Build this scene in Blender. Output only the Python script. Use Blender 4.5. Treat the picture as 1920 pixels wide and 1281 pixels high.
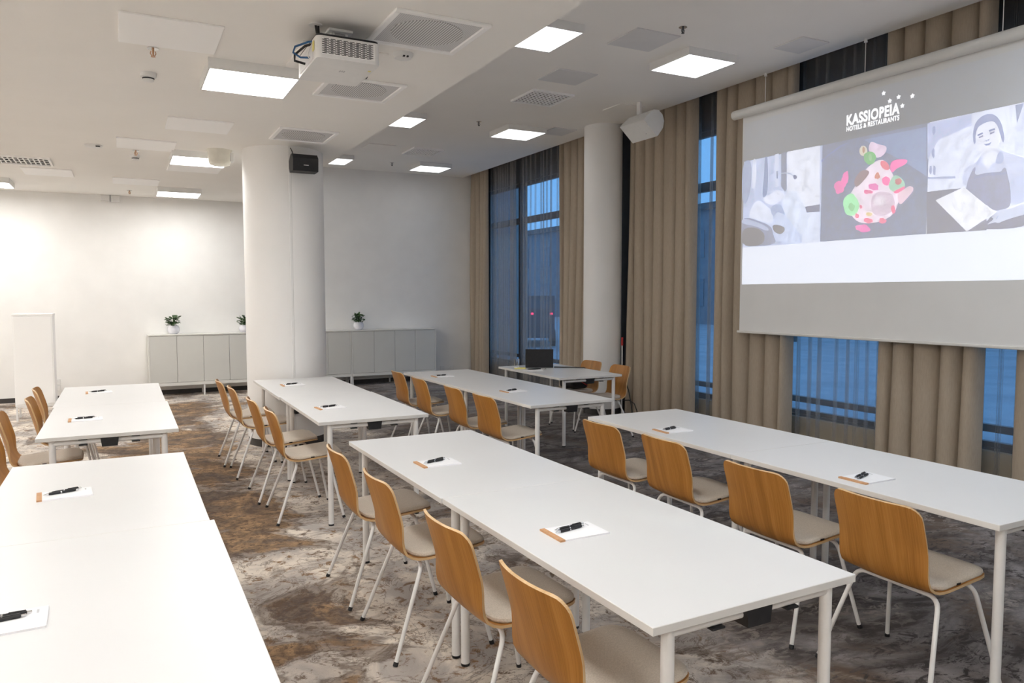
import bpy, bmesh, math, random
import numpy as np
from mathutils import Vector, Matrix

# ------------------------------------------------------------------ scene
S = bpy.context.scene
COL = S.collection
for o in list(bpy.data.objects):
    bpy.data.objects.remove(o)
random.seed(7)

# ------------------------------------------------------------------ camera
YAW, PITCH, ROLL, FPX, CAMH = 0.4795, -0.0634, -0.0010, 1405.0, 1.6174
fwd = Vector((math.sin(YAW)*math.cos(PITCH), math.cos(YAW)*math.cos(PITCH), math.sin(PITCH)))
rgt = Vector((math.cos(YAW), -math.sin(YAW), 0)); upv = rgt.cross(fwd)
cr, sr = math.cos(ROLL), math.sin(ROLL)
r2 = rgt*cr + upv*sr; u2 = upv*cr - rgt*sr
cam_d = bpy.data.cameras.new('camera'); cam = bpy.data.objects.new('camera', cam_d)
COL.objects.link(cam)
M = Matrix((r2, u2, -fwd)).transposed().to_4x4(); M.translation = (0, 0, CAMH)
cam.matrix_world = M
cam_d.sensor_fit = 'HORIZONTAL'; cam_d.sensor_width = 36.0
cam_d.lens = FPX/1920*36.0
cam_d.clip_start = 0.05; cam_d.clip_end = 300
S.camera = cam

# ------------------------------------------------------------------ world (blue dusk sky) and exposure
W = bpy.data.worlds.new('dusk'); S.world = W; W.use_nodes = True
bgn = W.node_tree.nodes['Background']
bgn.inputs[0].default_value = (0.17, 0.42, 0.82, 1); bgn.inputs[1].default_value = 1.5
S.view_settings.view_transform = 'Standard'; S.view_settings.look = 'None'
S.view_settings.gamma = 1.0; S.view_settings.use_curve_mapping = False
S.view_settings.exposure = 0.1
S.cycles.diffuse_bounces = 10; S.cycles.max_bounces = 16; S.cycles.transparent_max_bounces = 24
LOW_LAMP, HIGH_LAMP, FRONT_FILL = 26.0, 3.2, 18.0      # radiance of the lamp panels: lower ceiling, higher ceiling, unseen front ones boosted as added fill

# ------------------------------------------------------------------ helpers: pixel -> point on a plane
def ray(x, y):
    return r2*((x-960)/FPX) + u2*(-(y-640.5)/FPX) + fwd
CP = Vector((0, 0, CAMH))
def onx(x, y, X): d = ray(x, y); return CP + d*(X/d.x)
def onz(x, y, Z): d = ray(x, y); return CP + d*((Z-CAMH)/d.z)
def ony(x, y, Y): d = ray(x, y); return CP + d*(Y/d.y)

# ------------------------------------------------------------------ materials
MATS = {}
def mat(name, color=(.8, .8, .8), rough=.5, metal=0, spec=.5, emit=None, estr=0, sheen=0):
    m = bpy.data.materials.new(name); m.use_nodes = True
    b = m.node_tree.nodes['Principled BSDF']
    b.inputs['Base Color'].default_value = (*color, 1)
    b.inputs['Roughness'].default_value = rough
    b.inputs['Metallic'].default_value = metal
    b.inputs['Specular IOR Level'].default_value = spec
    if sheen: b.inputs['Sheen Weight'].default_value = sheen
    if emit:
        b.inputs['Emission Color'].default_value = (*emit, 1); b.inputs['Emission Strength'].default_value = estr
    MATS[name] = m
    return m
def nodes(m): return m.node_tree.nodes, m.node_tree.links
def N(m, t, **k):
    n = m.node_tree.nodes.new(t)
    for a, v in k.items():
        if a.startswith('i_'): n.inputs[a[2:].replace('_', ' ')].default_value = v
        else: setattr(n, a, v)
    return n
def ramp(m, stops):
    n = N(m, 'ShaderNodeValToRGB'); e = n.color_ramp.elements
    while len(e) < len(stops): e.new(.5)
    for k, (p, c) in zip(e, stops):
        k.position = p; k.color = (*c, 1) if len(c) == 3 else c
    return n
def noise_color(m, scale, c0, c1, detail=4, lo=.35, hi=.65, stretch=(1, 1, 1), bump=0, bscale=None):
    nd, lk = nodes(m); b = nd['Principled BSDF']
    tc = N(m, 'ShaderNodeTexCoord'); mp = N(m, 'ShaderNodeMapping'); mp.inputs['Scale'].default_value = stretch
    lk.new(tc.outputs['Object'], mp.inputs[0])
    nz = N(m, 'ShaderNodeTexNoise', i_Scale=scale, i_Detail=detail)
    lk.new(mp.outputs[0], nz.inputs['Vector'])
    r = ramp(m, [(lo, c0), (hi, c1)]); lk.new(nz.outputs[0], r.inputs[0]); lk.new(r.outputs[0], b.inputs['Base Color'])
    if bump:
        n2 = N(m, 'ShaderNodeTexNoise', i_Scale=bscale or scale, i_Detail=2); lk.new(mp.outputs[0], n2.inputs['Vector'])
        bp = N(m, 'ShaderNodeBump', i_Strength=bump, i_Distance=.002); lk.new(n2.outputs[0], bp.inputs['Height'])
        lk.new(bp.outputs[0], b.inputs['Normal'])
    return m

mat('wall_paint', (.86, .855, .84), .85, spec=.2); noise_color(MATS['wall_paint'], 3, (.85, .845, .83), (.88, .875, .86), bump=.05, bscale=300)
mat('ceiling_paint', (.78, .77, .755), .9, spec=.15); noise_color(MATS['ceiling_paint'], 2, (.875, .86, .83), (.89, .875, .845))
mat('column_paint', (.80, .80, .79), .75, spec=.25); noise_color(MATS['column_paint'], 2, (.85, .845, .835), (.87, .865, .855))
mat('panel_white', (.95, .95, .945), .5); noise_color(MATS['panel_white'], 2, (.945, .945, .94), (.96, .96, .955))
mat('panel_grey', (.62, .62, .62), .7); noise_color(MATS['panel_grey'], 2, (.68, .68, .685), (.72, .72, .725))
mat('metal_white', (.80, .79, .78), .38); noise_color(MATS['metal_white'], 30, (.79, .78, .77), (.81, .80, .79))
mat('plastic_white', (.80, .80, .79), .45); noise_color(MATS['plastic_white'], 20, (.79, .79, .78), (.81, .81, .80))
mat('plastic_cream', (.72, .70, .62), .5); noise_color(MATS['plastic_cream'], 20, (.70, .68, .60), (.74, .72, .64))
mat('plastic_black', (.012, .012, .014), .5); noise_color(MATS['plastic_black'], 40, (.010, .010, .012), (.016, .016, .018))
mat('laminate_white', (.80, .80, .80), .36, spec=.45); noise_color(MATS['laminate_white'], 1.5, (.70, .70, .70), (.72, .72, .72))
mat('laminate_edge', (.74, .73, .71), .5); noise_color(MATS['laminate_edge'], 10, (.73, .72, .70), (.75, .74, .72))
mat('cabinet_white', (.74, .735, .70), .5); noise_color(MATS['cabinet_white'], 3, (.73, .725, .69), (.75, .745, .71))
mat('cabinet_door', (.56, .56, .53), .55); noise_color(MATS['cabinet_door'], 3, (.64, .64, .61), (.66, .66, .63))
mat('base_dark', (.05, .045, .042), .6); noise_color(MATS['base_dark'], 8, (.045, .04, .038), (.06, .054, .05))
mat('dark_frame', (.035, .038, .045), .45); noise_color(MATS['dark_frame'], 8, (.03, .033, .04), (.04, .043, .05))
mat('grille_dark', (.03, .03, .03), .8); noise_color(MATS['grille_dark'], 20, (.025, .025, .025), (.04, .04, .04))
mat('chrome', (.75, .75, .76), .22, metal=1)
mat('brass', (.55, .33, .2), .35, metal=.8)
mat('steel', (.5, .5, .52), .35, metal=.9)
mat('paper', (.86, .86, .88), .7); noise_color(MATS['paper'], 40, (.85, .85, .87), (.87, .87, .89))
mat('kraft', (.55, .30, .15), .7); noise_color(MATS['kraft'], 60, (.5, .27, .13), (.6, .34, .18))
mat('ink_grey', (.5, .5, .52), .7)
mat('yellow', (.78, .70, .25), .6)
mat('cable_blue', (.02, .10, .25), .4)
mat('cable_black', (.015, .013, .013), .5)
mat('red', (.5, .03, .03), .4)
mat('pot_white', (.80, .80, .86), .25); noise_color(MATS['pot_white'], 10, (.79, .79, .85), (.81, .81, .87))
mat('leaf', (.06, .14, .04), .5); noise_color(MATS['leaf'], 25, (.015, .045, .012), (.07, .15, .045))
mat('soil', (.05, .035, .025), .9)
mat('screen_cloth', (.68, .68, .67), .9, spec=.1); noise_color(MATS['screen_cloth'], 3, (.78, .78, .775), (.80, .80, .795))
mat('screen_case', (.72, .71, .68), .5); noise_color(MATS['screen_case'], 10, (.71, .70, .67), (.73, .72, .69))
mat('lamp_low', (.9, .9, .9), .5, emit=(1, .985, .955), estr=LOW_LAMP)
mat('lamp_high', (.9, .9, .9), .5, emit=(.98, .99, 1), estr=HIGH_LAMP)
mat('lamp_front_fill', (.9, .9, .9), .5, emit=(.82, .91, 1), estr=FRONT_FILL)  # extra strength and cool tint added on unseen lamps to fill the screen side
mat('tail_red', (.3, .01, .02), .4, emit=(1, .03, .12), estr=3)
mat('lit_window', (.5, .5, .5), .4, emit=(1, .97, .9), estr=3.0)
mat('asphalt', (.10, .12, .15), .8); noise_color(MATS['asphalt'], 1, (.3, .34, .38), (.42, .46, .5))
mat('facade', (.16, .19, .22), .8); noise_color(MATS['facade'], 2, (.13, .16, .19), (.19, .22, .25))
mat('facade_glass', (.10, .14, .18), .2)
mat('concrete', (.22, .21, .20), .8); noise_color(MATS['concrete'], 2, (.20, .19, .18), (.24, .23, .22))
mat('car_paint', (.05, .06, .08), .3)
mat('tree_dark', (.03, .04, .045), .9); noise_color(MATS['tree_dark'], 6, (.02, .028, .03), (.05, .06, .06))
mat('glass', (1, 1, 1), .02); MATS['glass'].node_tree.nodes['Principled BSDF'].inputs['Transmission Weight'].default_value = 1.0
mat('radiator', (.33, .28, .2), .6); noise_color(MATS['radiator'], 5, (.31, .26, .18), (.35, .30, .22))

def window_glass():
    m = bpy.data.materials.new('window_glass'); m.use_nodes = True; nd, lk = nodes(m); nd.remove(nd['Principled BSDF'])
    t = N(m, 'ShaderNodeBsdfTransparent'); t.inputs[0].default_value = (.88, .93, .95, 1)
    g = N(m, 'ShaderNodeBsdfGlossy'); g.inputs['Roughness'].default_value = .02
    x = N(m, 'ShaderNodeMixShader'); x.inputs[0].default_value = .05
    lk.new(t.outputs[0], x.inputs[1]); lk.new(g.outputs[0], x.inputs[2])
    lk.new(x.outputs[0], nd['Material Output'].inputs[0]); MATS['window_glass'] = m
window_glass()

def sheer_mat():
    m = bpy.data.materials.new('sheer'); m.use_nodes = True; nd, lk = nodes(m); nd.remove(nd['Principled BSDF'])
    t = N(m, 'ShaderNodeBsdfTransparent'); t.inputs[0].default_value = (.97, .97, .97, 1)
    d = N(m, 'ShaderNodeBsdfDiffuse'); d.inputs[0].default_value = (.60, .56, .51, 1)
    l = N(m, 'ShaderNodeBsdfTranslucent'); l.inputs[0].default_value = (.78, .76, .74, 1)
    x1 = N(m, 'ShaderNodeMixShader'); x1.inputs[0].default_value = .5
    lk.new(d.outputs[0], x1.inputs[1]); lk.new(l.outputs[0], x1.inputs[2])
    tc = N(m, 'ShaderNodeTexCoord'); mp = N(m, 'ShaderNodeMapping'); mp.inputs['Scale'].default_value = (1, 1, .15)
    nz = N(m, 'ShaderNodeTexNoise', i_Scale=90.0, i_Detail=2.0); lk.new(tc.outputs['Object'], mp.inputs[0]); lk.new(mp.outputs[0], nz.inputs['Vector'])
    mr = N(m, 'ShaderNodeMapRange'); mr.inputs['To Min'].default_value = .15; mr.inputs['To Max'].default_value = .27
    lk.new(nz.outputs[0], mr.inputs[0])
    x2 = N(m, 'ShaderNodeMixShader'); lk.new(mr.outputs[0], x2.inputs[0]); lk.new(t.outputs[0], x2.inputs[1]); lk.new(x1.outputs[0], x2.inputs[2])
    lk.new(x2.outputs[0], nd['Material Output'].inputs[0]); MATS['sheer'] = m
sheer_mat()

def curtain_mat():
    m = mat('curtain_fabric', (.30, .24, .18), .95, spec=.1); nd, lk = nodes(m); b = nd['Principled BSDF']
    tc = N(m, 'ShaderNodeTexCoord'); mp = N(m, 'ShaderNodeMapping'); mp.inputs['Scale'].default_value = (1, 1, .12)
    nz = N(m, 'ShaderNodeTexNoise', i_Scale=160.0, i_Detail=3.0); lk.new(tc.outputs['Object'], mp.inputs[0]); lk.new(mp.outputs[0], nz.inputs['Vector'])
    r = ramp(m, [(.25, (.40, .335, .26)), (.75, (.46, .39, .31))]); lk.new(nz.outputs[0], r.inputs[0]); lk.new(r.outputs[0], b.inputs['Base Color'])
    n2 = N(m, 'ShaderNodeTexNoise', i_Scale=500.0, i_Detail=1.0); lk.new(tc.outputs['Object'], n2.inputs['Vector'])
    bp = N(m, 'ShaderNodeBump', i_Strength=.2, i_Distance=.001); lk.new(n2.outputs[0], bp.inputs['Height']); lk.new(bp.outputs[0], b.inputs['Normal'])
curtain_mat()

def wood_mat(name, c0, c1, c2, rough=.42):
    m = mat(name, c1, rough, spec=.4); nd, lk = nodes(m); b = nd['Principled BSDF']
    tc = N(m, 'ShaderNodeTexCoord'); oi = N(m, 'ShaderNodeObjectInfo')
    ad = N(m, 'ShaderNodeVectorMath', operation='ADD'); ml = N(m, 'ShaderNodeVectorMath', operation='SCALE')
    cx = N(m, 'ShaderNodeCombineXYZ')
    for k in range(3): lk.new(oi.outputs['Random'], cx.inputs[k])
    lk.new(cx.outputs[0], ml.inputs[0]); ml.inputs['Scale'].default_value = 7.0
    lk.new(tc.outputs['Object'], ad.inputs[0]); lk.new(ml.outputs[0], ad.inputs[1])
    mp = N(m, 'ShaderNodeMapping'); mp.inputs['Scale'].default_value = (.6, 14, .6); lk.new(ad.outputs[0], mp.inputs[0])
    n1 = N(m, 'ShaderNodeTexNoise', i_Scale=1.2, i_Detail=3.0, i_Distortion=.6); lk.new(mp.outputs[0], n1.inputs['Vector'])
    mp2 = N(m, 'ShaderNodeMapping'); mp2.inputs['Scale'].default_value = (4, 160, 4); lk.new(ad.outputs[0], mp2.inputs[0])
    n2 = N(m, 'ShaderNodeTexNoise', i_Scale=1.5, i_Detail=3.0); lk.new(mp2.outputs[0], n2.inputs['Vector'])
    mx = N(m, 'ShaderNodeMath', operation='MULTIPLY_ADD'); mx.inputs[1].default_value = .45
    lk.new(n2.outputs[0], mx.inputs[0])
    m3 = N(m, 'ShaderNodeMath', operation='MULTIPLY'); m3.inputs[1].default_value = .55; lk.new(n1.outputs[0], m3.inputs[0]); lk.new(m3.outputs[0], mx.inputs[2])
    r = ramp(m, [(.33, c0), (.5, c1), (.66, c2)]); lk.new(mx.outputs[0], r.inputs[0]); lk.new(r.outputs[0], b.inputs['Base Color'])
    bp = N(m, 'ShaderNodeBump', i_Strength=.08, i_Distance=.001); lk.new(n2.outputs[0], bp.inputs['Height']); lk.new(bp.outputs[0], b.inputs['Normal'])
wood_mat('oak', (.295, .12, .02), (.40, .173, .034), (.475, .223, .052))
wood_mat('ply_edge', (.50, .31, .14), (.62, .42, .22), (.68, .48, .27))

def fabric_mat():
    m = mat('seat_fabric', (.47, .41, .35), .95, spec=.15, sheen=.3)
    noise_color(m, 220, (.53, .465, .39), (.64, .57, .485), detail=3, bump=.25, bscale=700)
fabric_mat()

def carpet_mat():
    m = mat('carpet', (.3, .25, .2), .98, spec=.05, sheen=.1); nd, lk = nodes(m); b = nd['Principled BSDF']
    tc = N(m, 'ShaderNodeTexCoord')
    def nz(scale, detail, rough, dist, sc=(1, 1, 1), off=(0, 0, 0)):
        mp = N(m, 'ShaderNodeMapping'); mp.inputs['Scale'].default_value = sc; mp.inputs['Location'].default_value = off
        lk.new(tc.outputs['Object'], mp.inputs[0])
        n = N(m, 'ShaderNodeTexNoise', i_Scale=scale, i_Detail=detail, i_Roughness=rough, i_Distortion=dist)
        lk.new(mp.outputs[0], n.inputs['Vector']); return n.outputs[0]
    def mixc(f, a, c, blend='MIX'):
        n = N(m, 'ShaderNodeMix', data_type='RGBA', blend_type=blend)
        if isinstance(f, float): n.inputs[0].default_value = f
        else: lk.new(f, n.inputs[0])
        for s, i in ((a, 6), (c, 7)):
            if isinstance(s, tuple): n.inputs[i].default_value = (*s, 1)
            else: lk.new(s, n.inputs[i])
        return n.outputs[2]
    def thr(v, lo, hi):
        r = ramp(m, [(lo, (0, 0, 0)), (hi, (1, 1, 1))]); lk.new(v, r.inputs[0]); return r.outputs[0]
    def math_(op, a, b=None, c=None):
        n = N(m, 'ShaderNodeMath', operation=op)
        for i, q in enumerate((a, b, c)):
            if q is None: continue
            if isinstance(q, (int, float)): n.inputs[i].default_value = q
            else: lk.new(q, n.inputs[i])
        return n.outputs[0]
    sx = N(m, 'ShaderNodeSeparateXYZ'); lk.new(tc.outputs['Object'], sx.inputs[0]); X = sx.outputs[0]
    def mrange(v, a, b, c, d):
        n = N(m, 'ShaderNodeMapRange', interpolation_type='SMOOTHSTEP'); lk.new(v, n.inputs[0])
        for k, q in zip(('From Min', 'From Max', 'To Min', 'To Max'), (a, b, c, d)): n.inputs[k].default_value = q
        return n.outputs[0]
    # the woven design: a brown river along the aisle, a pale stony bank beside it, slate tones towards the windows
    river = mrange(math_('ABSOLUTE', math_('SUBTRACT', X, .45)), .25, .85, .09, -.10)
    big = math_('ADD', nz(.9, 9, .62, 1.0, off=(1.3, 4.2, 0)), river)
    brown_m = thr(big, .50, .545)
    gold = mixc(thr(nz(3.2, 8, .70, .7), .40, .60), (.125, .085, .058), (.42, .275, .155))
    gold = mixc(thr(nz(1.6, 9, .70, .9, off=(4, 4, 0)), .49, .56), gold, mixc(thr(nz(11, 6, .7, .4), .42, .58), (.095, .073, .062), (.19, .145, .115)))
    gold = mixc(thr(nz(24, 6, .72, .5, off=(0, 1, 4)), .52, .60), gold, (.12, .078, .05))
    pale = mixc(thr(nz(2.4, 7, .62, .9, off=(3, 1, 0)), .42, .60), (.40, .37, .35), (.74, .675, .60))
    speck = thr(nz(12, 10, .76, .6, off=(0, 3, 2)), .535, .60)
    pale = mixc(speck, pale, mixc(thr(nz(2, 4, .6, .5), .42, .58), (.17, .125, .095), (.25, .145, .07)))
    c = mixc(brown_m, pale, gold)
    # dark contour where the two meet, and thin cracks
    def ridge(v, w): 
        r = ramp(m, [(.0, (1, 1, 1)), (w, (0, 0, 0))]); lk.new(math_('ABSOLUTE', math_('SUBTRACT', v, .5)), r.inputs[0]); return r.outputs[0]
    c = mixc(math_('MULTIPLY', ridge(big, .03), .75), c, (.10, .07, .052))
    c = mixc(math_('MULTIPLY', ridge(nz(2.6, 9, .66, 1.6, off=(2, 9, 0)), .016), .8), c, (.115, .08, .058))
    # slate side
    slate_n = nz(2.2, 9, .68, 1.4, sc=(.55, 1.3, 1), off=(7.7, 2.1, 0))
    slate = mixc(thr(slate_n, .42, .62), (.065, .055, .052), (.27, .25, .25))
    slate = mixc(thr(nz(1.1, 7, .65, 1.0, off=(1, 8, 0)), .50, .62), slate, (.13, .092, .068))
    slate = mixc(thr(nz(15, 8, .72, 1.0, sc=(.7, 1.2, 1), off=(4, 1, 0)), .50, .58), slate, mixc(thr(nz(1.3, 5, .6, .6, off=(6, 0, 0)), .45, .6), (.05, .042, .04), (.30, .27, .25)))
    side = math_('ADD', mrange(X, 1.7, 3.3, -.24, .36), nz(.8, 7, .6, 1.0, off=(9, 9, 0)))
    c = mixc(thr(side, .46, .62), c, slate)
    # tufts
    tf = nz(420, 2, .5, 0); c = mixc(.45, c, mixc(tf, (.02, .015, .01), (.95, .9, .85)), 'OVERLAY')
    lk.new(c, b.inputs['Base Color'])
    bp = N(m, 'ShaderNodeBump', i_Strength=.35, i_Distance=.004); lk.new(tf, bp.inputs['Height']); lk.new(bp.outputs[0], b.inputs['Normal'])
carpet_mat()

def perforated(name, sx, dark, light, duty=.5):
    m = mat(name, light, .6); nd, lk = nodes(m); b = nd['Principled BSDF']
    tc = N(m, 'ShaderNodeTexCoord'); w = N(m, 'ShaderNodeTexWave', i_Scale=sx); w.bands_direction = 'X'
    lk.new(tc.outputs['Object'], w.inputs['Vector'])
    r = ramp(m, [(duty-.12, dark), (duty+.12, light)]); lk.new(w.outputs['Fac'], r.inputs[0]); lk.new(r.outputs[0], b.inputs['Base Color'])
perforated('perforated_disc', 20, (.32, .32, .32), (.78, .78, .78), .45)
perforated('perforated_plate', 26, (.56, .56, .57), (.70, .70, .71), .45)

# ------------------------------------------------------------------ mesh helpers
class MB:
    def __init__(s): s.v = []; s.f = []; s.mi = []
    def add(s, vs, fs, mi=0):
        o = len(s.v); s.v += [tuple(v) for v in vs]; s.f += [tuple(i+o for i in f) for f in fs]; s.mi += [mi]*len(fs); return s
    def box(s, x0, x1, y0, y1, z0, z1, mi=0):
        return s.add([(x0,y0,z0),(x1,y0,z0),(x1,y1,z0),(x0,y1,z0),(x0,y0,z1),(x1,y0,z1),(x1,y1,z1),(x0,y1,z1)],
                     [(3,2,1,0),(4,5,6,7),(0,1,5,4),(1,2,6,5),(2,3,7,6),(3,0,4,7)], mi)
    def bbox(s, x0, x1, y0, y1, z0, z1, r=.004, seg=2, mi=0):      # bevelled box
        bm = bmesh.new(); bmesh.ops.create_cube(bm, size=1)
        for v in bm.verts: v.co = ((x0+x1)/2+v.co.x*(x1-x0), (y0+y1)/2+v.co.y*(y1-y0), (z0+z1)/2+v.co.z*(z1-z0))
        bmesh.ops.bevel(bm, geom=bm.edges[:], offset=r, segments=seg, affect='EDGES', profile=.5)
        bm.verts.index_update(); s.add([v.co[:] for v in bm.verts], [[v.index for v in f.verts] for f in bm.faces], mi); bm.free(); return s
    def tube(s, pts, r, n=10, cap=True, mi=0):
        pts = [Vector(p) for p in pts]; k = len(pts); rs = r if isinstance(r, (list, tuple)) else [r]*k
        vs = []; prev = None
        for i, p in enumerate(pts):
            t = (pts[min(i+1, k-1)]-pts[max(i-1, 0)]).normalized()
            if prev is None:
                a = Vector((0, 0, 1)) if abs(t.z) < .9 else Vector((1, 0, 0)); nrm = t.cross(a).normalized()
            else:
                nrm = (prev - t*prev.dot(t)).normalized()
            prev = nrm; b = t.cross(nrm)
            for j in range(n):
                an = 2*math.pi*j/n; vs.append(p + (nrm*math.cos(an)+b*math.sin(an))*rs[i])
        fs = [(i*n+j, i*n+(j+1) % n, (i+1)*n+(j+1) % n, (i+1)*n+j) for i in range(k-1) for j in range(n)]
        if cap: fs += [tuple(range(n-1, -1, -1)), tuple((k-1)*n+j for j in range(n))]
        return s.add(vs, fs, mi)
    def lathe(s, prof, n=24, cx=0, cy=0, cz=0, mi=0, cap=True):
        vs = [(cx+r*math.cos(2*math.pi*j/n), cy+r*math.sin(2*math.pi*j/n), cz+z) for r, z in prof for j in range(n)]
        k = len(prof); fs = [(i*n+j, i*n+(j+1) % n, (i+1)*n+(j+1) % n, (i+1)*n+j) for i in range(k-1) for j in range(n)]
        if cap: fs += [tuple(range(n-1, -1, -1)), tuple((k-1)*n+j for j in range(n))]
        return s.add(vs, fs, mi)
    def prism(s, poly, axis, a, b, mi=0):       # polygon in the two other axes, extruded along axis from a to b
        def P(u, w, t): return {'x': (t, u, w), 'y': (u, t, w), 'z': (u, w, t)}[axis]
        n = len(poly); vs = [P(u, w, a) for u, w in poly]+[P(u, w, b) for u, w in poly]
        fs = [tuple(range(n-1, -1, -1)), tuple(range(n, 2*n))]+[(i, (i+1) % n, n+(i+1) % n, n+i) for i in range(n)]
        return s.add(vs, fs, mi)
    def grid(s, rows, mi=0, flip=False):
        h = len(rows); w = len(rows[0]); vs = [p for r in rows for p in r]
        fs = [(i*w+j, i*w+j+1, (i+1)*w+j+1, (i+1)*w+j) for i in range(h-1) for j in range(w-1)]
        if flip: fs = [f[::-1] for f in fs]
        return s.add(vs, fs, mi)
    def build(s, name, mats, parent=None, smooth=False, fix=True):
        me = bpy.data.meshes.new(name); me.from_pydata(s.v, [], s.f)
        if isinstance(mats, str): mats = [mats]
        for m in mats: me.materials.append(MATS[m])
        me.polygons.foreach_set('material_index', s.mi)
        if fix:
            bm = bmesh.new(); bm.from_mesh(me); bmesh.ops.recalc_face_normals(bm, faces=bm.faces[:]); bm.to_mesh(me); bm.free()
        if smooth:
            me.polygons.foreach_set('use_smooth', [True]*len(me.polygons))
            try: me.set_sharp_from_angle(angle=math.radians(38))
            except Exception: pass
        o = bpy.data.objects.new(name, me); COL.objects.link(o); o.parent = parent
        return o
def tag(o, label, cat, group=None):
    o['label'] = label; o['category'] = cat
    if group: o['group'] = group
    return o
def struct(o, label=None, cat=None):
    o['kind'] = 'structure'
    if label: o['label'] = label
    if cat: o['category'] = cat
    return o
def thing(name, label, cat, loc=(0, 0, 0), rz=0, group=None):
    o = bpy.data.objects.new(name, None); COL.objects.link(o); o.empty_display_size = .1
    o.location = loc; o.rotation_euler = (0, 0, rz); return tag(o, label, cat, group)
def copy_tree(o, parent=None):
    c = o.copy(); COL.objects.link(c); c.parent = parent
    for ch in list(o.children): copy_tree(ch, c)
    return c
def place(proto, loc, rz, label, group, first):
    o = proto if first else copy_tree(proto)
    o.location = loc; o.rotation_euler = (0, 0, rz); o['label'] = label
    if group: o['group'] = group
    return o
def arc(c, r, a0, a1, n): return [(c[0]+r*math.cos(a0+(a1-a0)*i/n), c[1]+r*math.sin(a0+(a1-a0)*i/n)) for i in range(n+1)]
def rrect(x0, x1, y0, y1, r, n=4):
    return (arc((x1-r, y1-r), r, 0, math.pi/2, n)+arc((x0+r, y1-r), r, math.pi/2, math.pi, n)
            + arc((x0+r, y0+r), r, math.pi, 1.5*math.pi, n)+arc((x1-r, y0+r), r, 1.5*math.pi, 2*math.pi, n))

# ------------------------------------------------------------------ room shell
XL, XR, YB, YN = -4.6, 6.42, 13.30, -3.2         # left wall, window wall, back wall, wall behind the camera
ZL, ZH = 3.15, 3.84                               # lower and higher ceiling
XS, XE = 2.21, 5.87                               # soffit edge, ceiling edge at the curtain recess
struct(MB().box(XL, XR, YN, YB, -.1, 0).build('floor', 'carpet'), 'carpet with mottled brown, beige and grey worn-stone pattern', 'floor')
struct(MB().box(XL, XS, YN, YB, ZL, ZL+.9).build('ceiling_lower', 'ceiling_paint'), 'lower white plasterboard ceiling with a straight dropped edge', 'ceiling')
struct(MB().box(XS, XE, YN, YB, ZH, ZH+.2).build('ceiling_upper', 'ceiling_paint'), 'higher white ceiling in front of the curtains', 'ceiling')
struct(MB().box(XE, XR, YN, YB, 4.02, 4.05).build('ceiling_recess', 'dark_frame'), 'dark ceiling recess above the curtains', 'ceiling')
struct(MB().box(XL-.1, XR+.1, YB, YB+.15, 0, 4.05).build('wall_back', 'wall_paint'), 'plain white back wall behind the low cabinets', 'wall')
struct(MB().box(XL-.15, XL, YN, YB, 0, ZL).build('wall_left', 'wall_paint'), 'plain white side wall opposite the windows', 'wall')
struct(MB().box(XL-.1, XR+.1, YN-.15, YN, 0, 4.05).build('wall_near', 'wall_paint'), 'plain white wall opposite the back wall', 'wall')
struct(MB().box(XL, XR-.1, YB-.012, YB, 0, .07).build('baseboard_back', 'base_dark'), 'dark skirting strip along the back wall', 'baseboard')

# window wall: dark posts and sill walls with glazed bays between
WX0, WX1 = 6.27, 6.40
bays = [(10.25, 11.75), (11.80, 13.05), (8.70, 10.15), (6.35, 8.15), (4.05, 6.10), (1.70, 3.80)]
ys = sorted([b for bay in bays for b in bay])
wall = MB()
wall.box(WX0, XR, YN, YB, 0, .36); wall.box(WX0, XR, YN, YB, 3.56, 4.05)
solid = [(YN, 1.70), (3.80, 4.05), (6.10, 6.35), (8.15, 8.70), (10.15, 10.25), (11.75, 11.80), (13.05, YB)]
for a, b in solid: wall.box(WX0, XR, a, b, .36, 3.56)
struct(wall.build('wall_window', 'dark_frame'), 'dark window wall behind the taupe curtains', 'wall')
for k, (a, b) in enumerate(bays):
    t = bpy.data.objects.new('window_%d' % (k+1), None); COL.objects.link(t); t.location = (0, 0, 0)
    struct(t, ['tall dark framed window behind the laptop table', 'tall dark framed window next to the corner curtain', 'tall dark framed window behind the slim pillar', 'tall dark framed window beside the screen, below the white speaker', 'tall dark framed window behind the screen half nearer the back wall', 'tall dark framed window behind the other screen half'][k], 'window')
    MB().box(6.325, 6.333, a, b, .36, 3.56).build('pane', 'window_glass', t)
    for z0, z1 in ((.36, .40), (.48, .54), (2.85, 2.96), (3.50, 3.56)):
        MB().box(6.30, 6.36, a, b, z0, z1).build('cross_bar', 'dark_frame', t)
    for y0 in (a, b-.05): MB().box(6.30, 6.36, y0, y0+.05, .40, 3.50).build('window_frame', 'dark_frame', t)
for k, (a, b) in enumerate(bays[2:], 1):
    tag(MB().bbox(6.222, 6.268, a+.1, b-.1, .04, .34, .01).build('radiator', 'radiator'), [
        'low tan convector heater under the window beside the slim pillar', 'low tan convector heater behind the broad curtain by the slim pillar',
        'low tan convector heater seen through the sheer below the screen', 'low tan convector heater past the right end of the screen'][k-1], 'radiator', 'convector heaters under the windows')

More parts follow.
